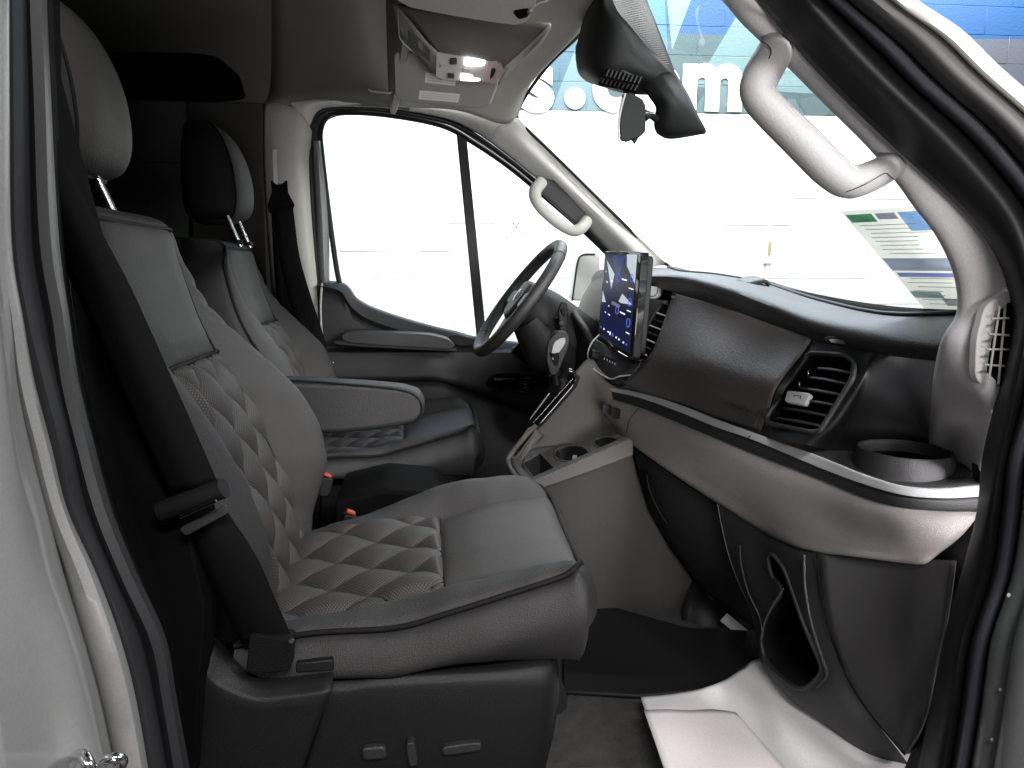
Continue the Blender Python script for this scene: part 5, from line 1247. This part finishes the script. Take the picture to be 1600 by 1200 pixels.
# mirror housing and mirror
MR = thing('rear_view_mirror', 'black inside mirror hanging below its large ribbed sensor housing', 'mirror', tuple(p(1000, 150, 1.7)))
surf('sensor_housing', px([
    [(925, -30, 1.86), (935, -28, 1.72), (942, -28, 1.66), (950, -26, 1.67)],
    [(904, 58, 1.88), (920, 30, 1.72), (942, 10, 1.645), (962, 12, 1.67)],
    [(899, 76, 1.88), (921, 62, 1.68), (962, 38, 1.615), (986, 42, 1.66)],
    [(901, 104, 1.87), (922, 104, 1.655), (972, 76, 1.60), (1014, 76, 1.66)],
    [(906, 118, 1.86), (934, 124, 1.65), (985, 100, 1.60), (1032, 92, 1.66)],
    [(918, 128, 1.84), (950, 134, 1.67), (1004, 122, 1.62), (1050, 112, 1.66)],
    [(934, 134, 1.84), (975, 146, 1.73), (1022, 148, 1.67), (1066, 140, 1.67)]]), plast_soft, MR, nu=6, nv=6, th=.006, off=1)
tube('housing_crease', [p(*q) for q in ((934, 40, 1.68), (930, 70, 1.655), (944, 100, 1.63), (975, 112, 1.605), (1000, 126, 1.615))], .003, plast_grey, MR, n=6, seg=8)
surf('mount_cover', px([
    [(1000, 130, 1.66), (1024, 118, 1.64), (1052, 112, 1.67)],
    [(1014, 150, 1.64), (1042, 142, 1.615), (1074, 150, 1.67)],
    [(1026, 168, 1.64), (1052, 166, 1.61), (1088, 180, 1.67)],
    [(1023, 194, 1.65), (1050, 202, 1.63), (1101, 203, 1.68)],
    [(1027, 207, 1.66), (1048, 215, 1.66), (1100, 207, 1.69)]]), plast_soft, MR, nu=5, nv=5, th=.008)
slab('dotted_glass_band', [p(*q) for q in ((915, -20, 1.72), (1000, -20, 1.70), (1026, 45, 1.70), (1052, 112, 1.70), (1030, 114, 1.71), (965, 50, 1.71))], (.003, 0, .003), mat('dot_band', (.04, .04, .045), .3), MR, 0)
for k in range(34):
    t = k / 33; a = p(962 + 76 * t, -6 + 106 * t, 1.69); b = p(1001 + 46 * t, -12 + 112 * t, 1.69)
    tube('band_line', [a + V((-.004, -.004, 0)), b + V((-.004, -.004, 0))], .0006, trim_m, MR, n=1, seg=4, smooth=False)
for row, (x0, y0, x1, y1, n_, s) in enumerate(((948, 116, 992, 128, 9, 1.0), (941, 128, 986, 140, 9, .8))):
    Yv = 1.585 if row == 0 else 1.625
    slab('grille_slot', rnd([p(*q, Yv) for q in ((x0 + 2, y0 - 9 * s), (x1 + 12, y1 - 7 * s), (x1 + 10, y1 + 4 * s), (x0 - 8, y0 + 4 * s))], .15), (0, .01, 0), blackm, MR, .001)
    for k in range(n_):
        t = k / (n_ - 1); x = x0 + 2 + (x1 + 6 - x0) * t; y = y0 - 2 + (y1 - y0) * t
        tube('grille_rib', [p(x + 2, y - 6 * s, Yv - .003), p(x - 3, y + 5 * s, Yv - .003)], .0018, plast_grey, MR, n=1, seg=6, smooth=False)
md_ = p(990, 180, 1.82) - p(990, 180, 1.58) + V((-.012, 0, 0))
mb = slab('mirror_body', rnd([p(*q, 1.58) for q in ((974, 146), (985, 144), (1004, 155), (1009, 165), (1009, 205), (1000, 214), (978, 222), (970, 220), (968, 190))], .2, 3), md_, plast_soft, MR, .012, 4)
slab('mirror_glass', rnd([p(*q) for q in ((974, 150, 1.575), (968, 190, 1.575), (969, 219, 1.575))] + [p(974, 150, 1.575) + md_, p(969, 219, 1.575) + md_][::-1], .05, 1), (-.004, 0, 0), chrome, mb, 0)
tube('mirror_bezel', [p(*q) for q in ((977, 146, 1.574), (971, 168, 1.574), (967, 192, 1.574), (968, 221, 1.574), (980, 223, 1.576))], .0022, silverpl, MR, n=4, seg=8)
tube('mirror_arm', [p(1006, 184, 1.62), p(1016, 181, 1.63), p(1026, 186, 1.64)], [.010, .006, .009], plast_soft, MR, n=4, seg=12)
slab('mirror_lever', [p(*q, 1.60) for q in ((986, 216), (1000, 212), (992, 225))], (0, .006, 0), plast_soft, MR, .001)
# window sticker
ST = thing('window_sticker', 'translucent paper price sheet stuck low on the windshield near the doorway', 'sticker', tuple(p(1420, 400, 1.2)))
def stm(n, c, a):
    m = mat(n, c, .7); nt = m.node_tree; b = nt.nodes['Principled BSDF']
    t = nt.nodes.new('ShaderNodeBsdfTranslucent'); t.inputs[0].default_value = (*c, 1); mx = nt.nodes.new('ShaderNodeMixShader'); mx.inputs[0].default_value = a
    o = [k for k in nt.nodes if k.type == 'OUTPUT_MATERIAL'][0]
    nt.links.new(b.outputs[0], mx.inputs[1]); nt.links.new(t.outputs[0], mx.inputs[2]); nt.links.new(mx.outputs[0], o.inputs[0]); return m
S0, S1, S2, S3 = p(1313, 330, 1.30), p(1440, 322, 1.08), p(1560, 492, 1.02), p(1450, 488, 1.17)
def sp_(u, v, d=0): return S0.lerp(S1, u).lerp(S3.lerp(S2, u), v) + V((-1, -.6, -.8)).normalized() * d
def sq(name, u0, v0, u1, v1, m, d, par): return surf(name, [[sp_(u0, v0, d), sp_(u1, v0, d)], [sp_(u0, v1, d), sp_(u1, v1, d)]], m, par, nu=1, nv=1, su=False, sv=False, th=.0002)
sh = sq('sheet', 0, 0, 1, 1, stm('sheet_paper', (.82, .82, .78), .75), 0, ST)
for a in ((.03, .04, .38, .12, (.10, .26, .17)), (.42, .04, .66, .10, (.30, .30, .36)), (.70, .04, 1, .22, (.28, .38, .58)), (.02, .48, .98, .60, (.30, .32, .38)), (.05, .62, .98, .66, (.24, .27, .42)), (.0, .80, .45, .86, (.28, .34, .34)), (.4, .86, .98, .93, (.33, .34, .36))):
    sq('print_block', *a[:4], stm('print', tuple(min(.9, c * 1.7) for c in a[4]), .75), .0008, ST)
for k in range(20):
    v = .15 + k * .04
    if .46 < v < .67: continue
    u0 = random.uniform(.06, .2); sq('print_line', u0, v, random.uniform(.45, .92), v + .007, stm('ink', (.55, .55, .56), .75) if k == 0 else bpy.data.materials['ink'], .0008, ST)
for o in list(COL.objects):
    if o.type == 'MESH' and o.parent is None and 'kind' not in o: print('loose', o.name)
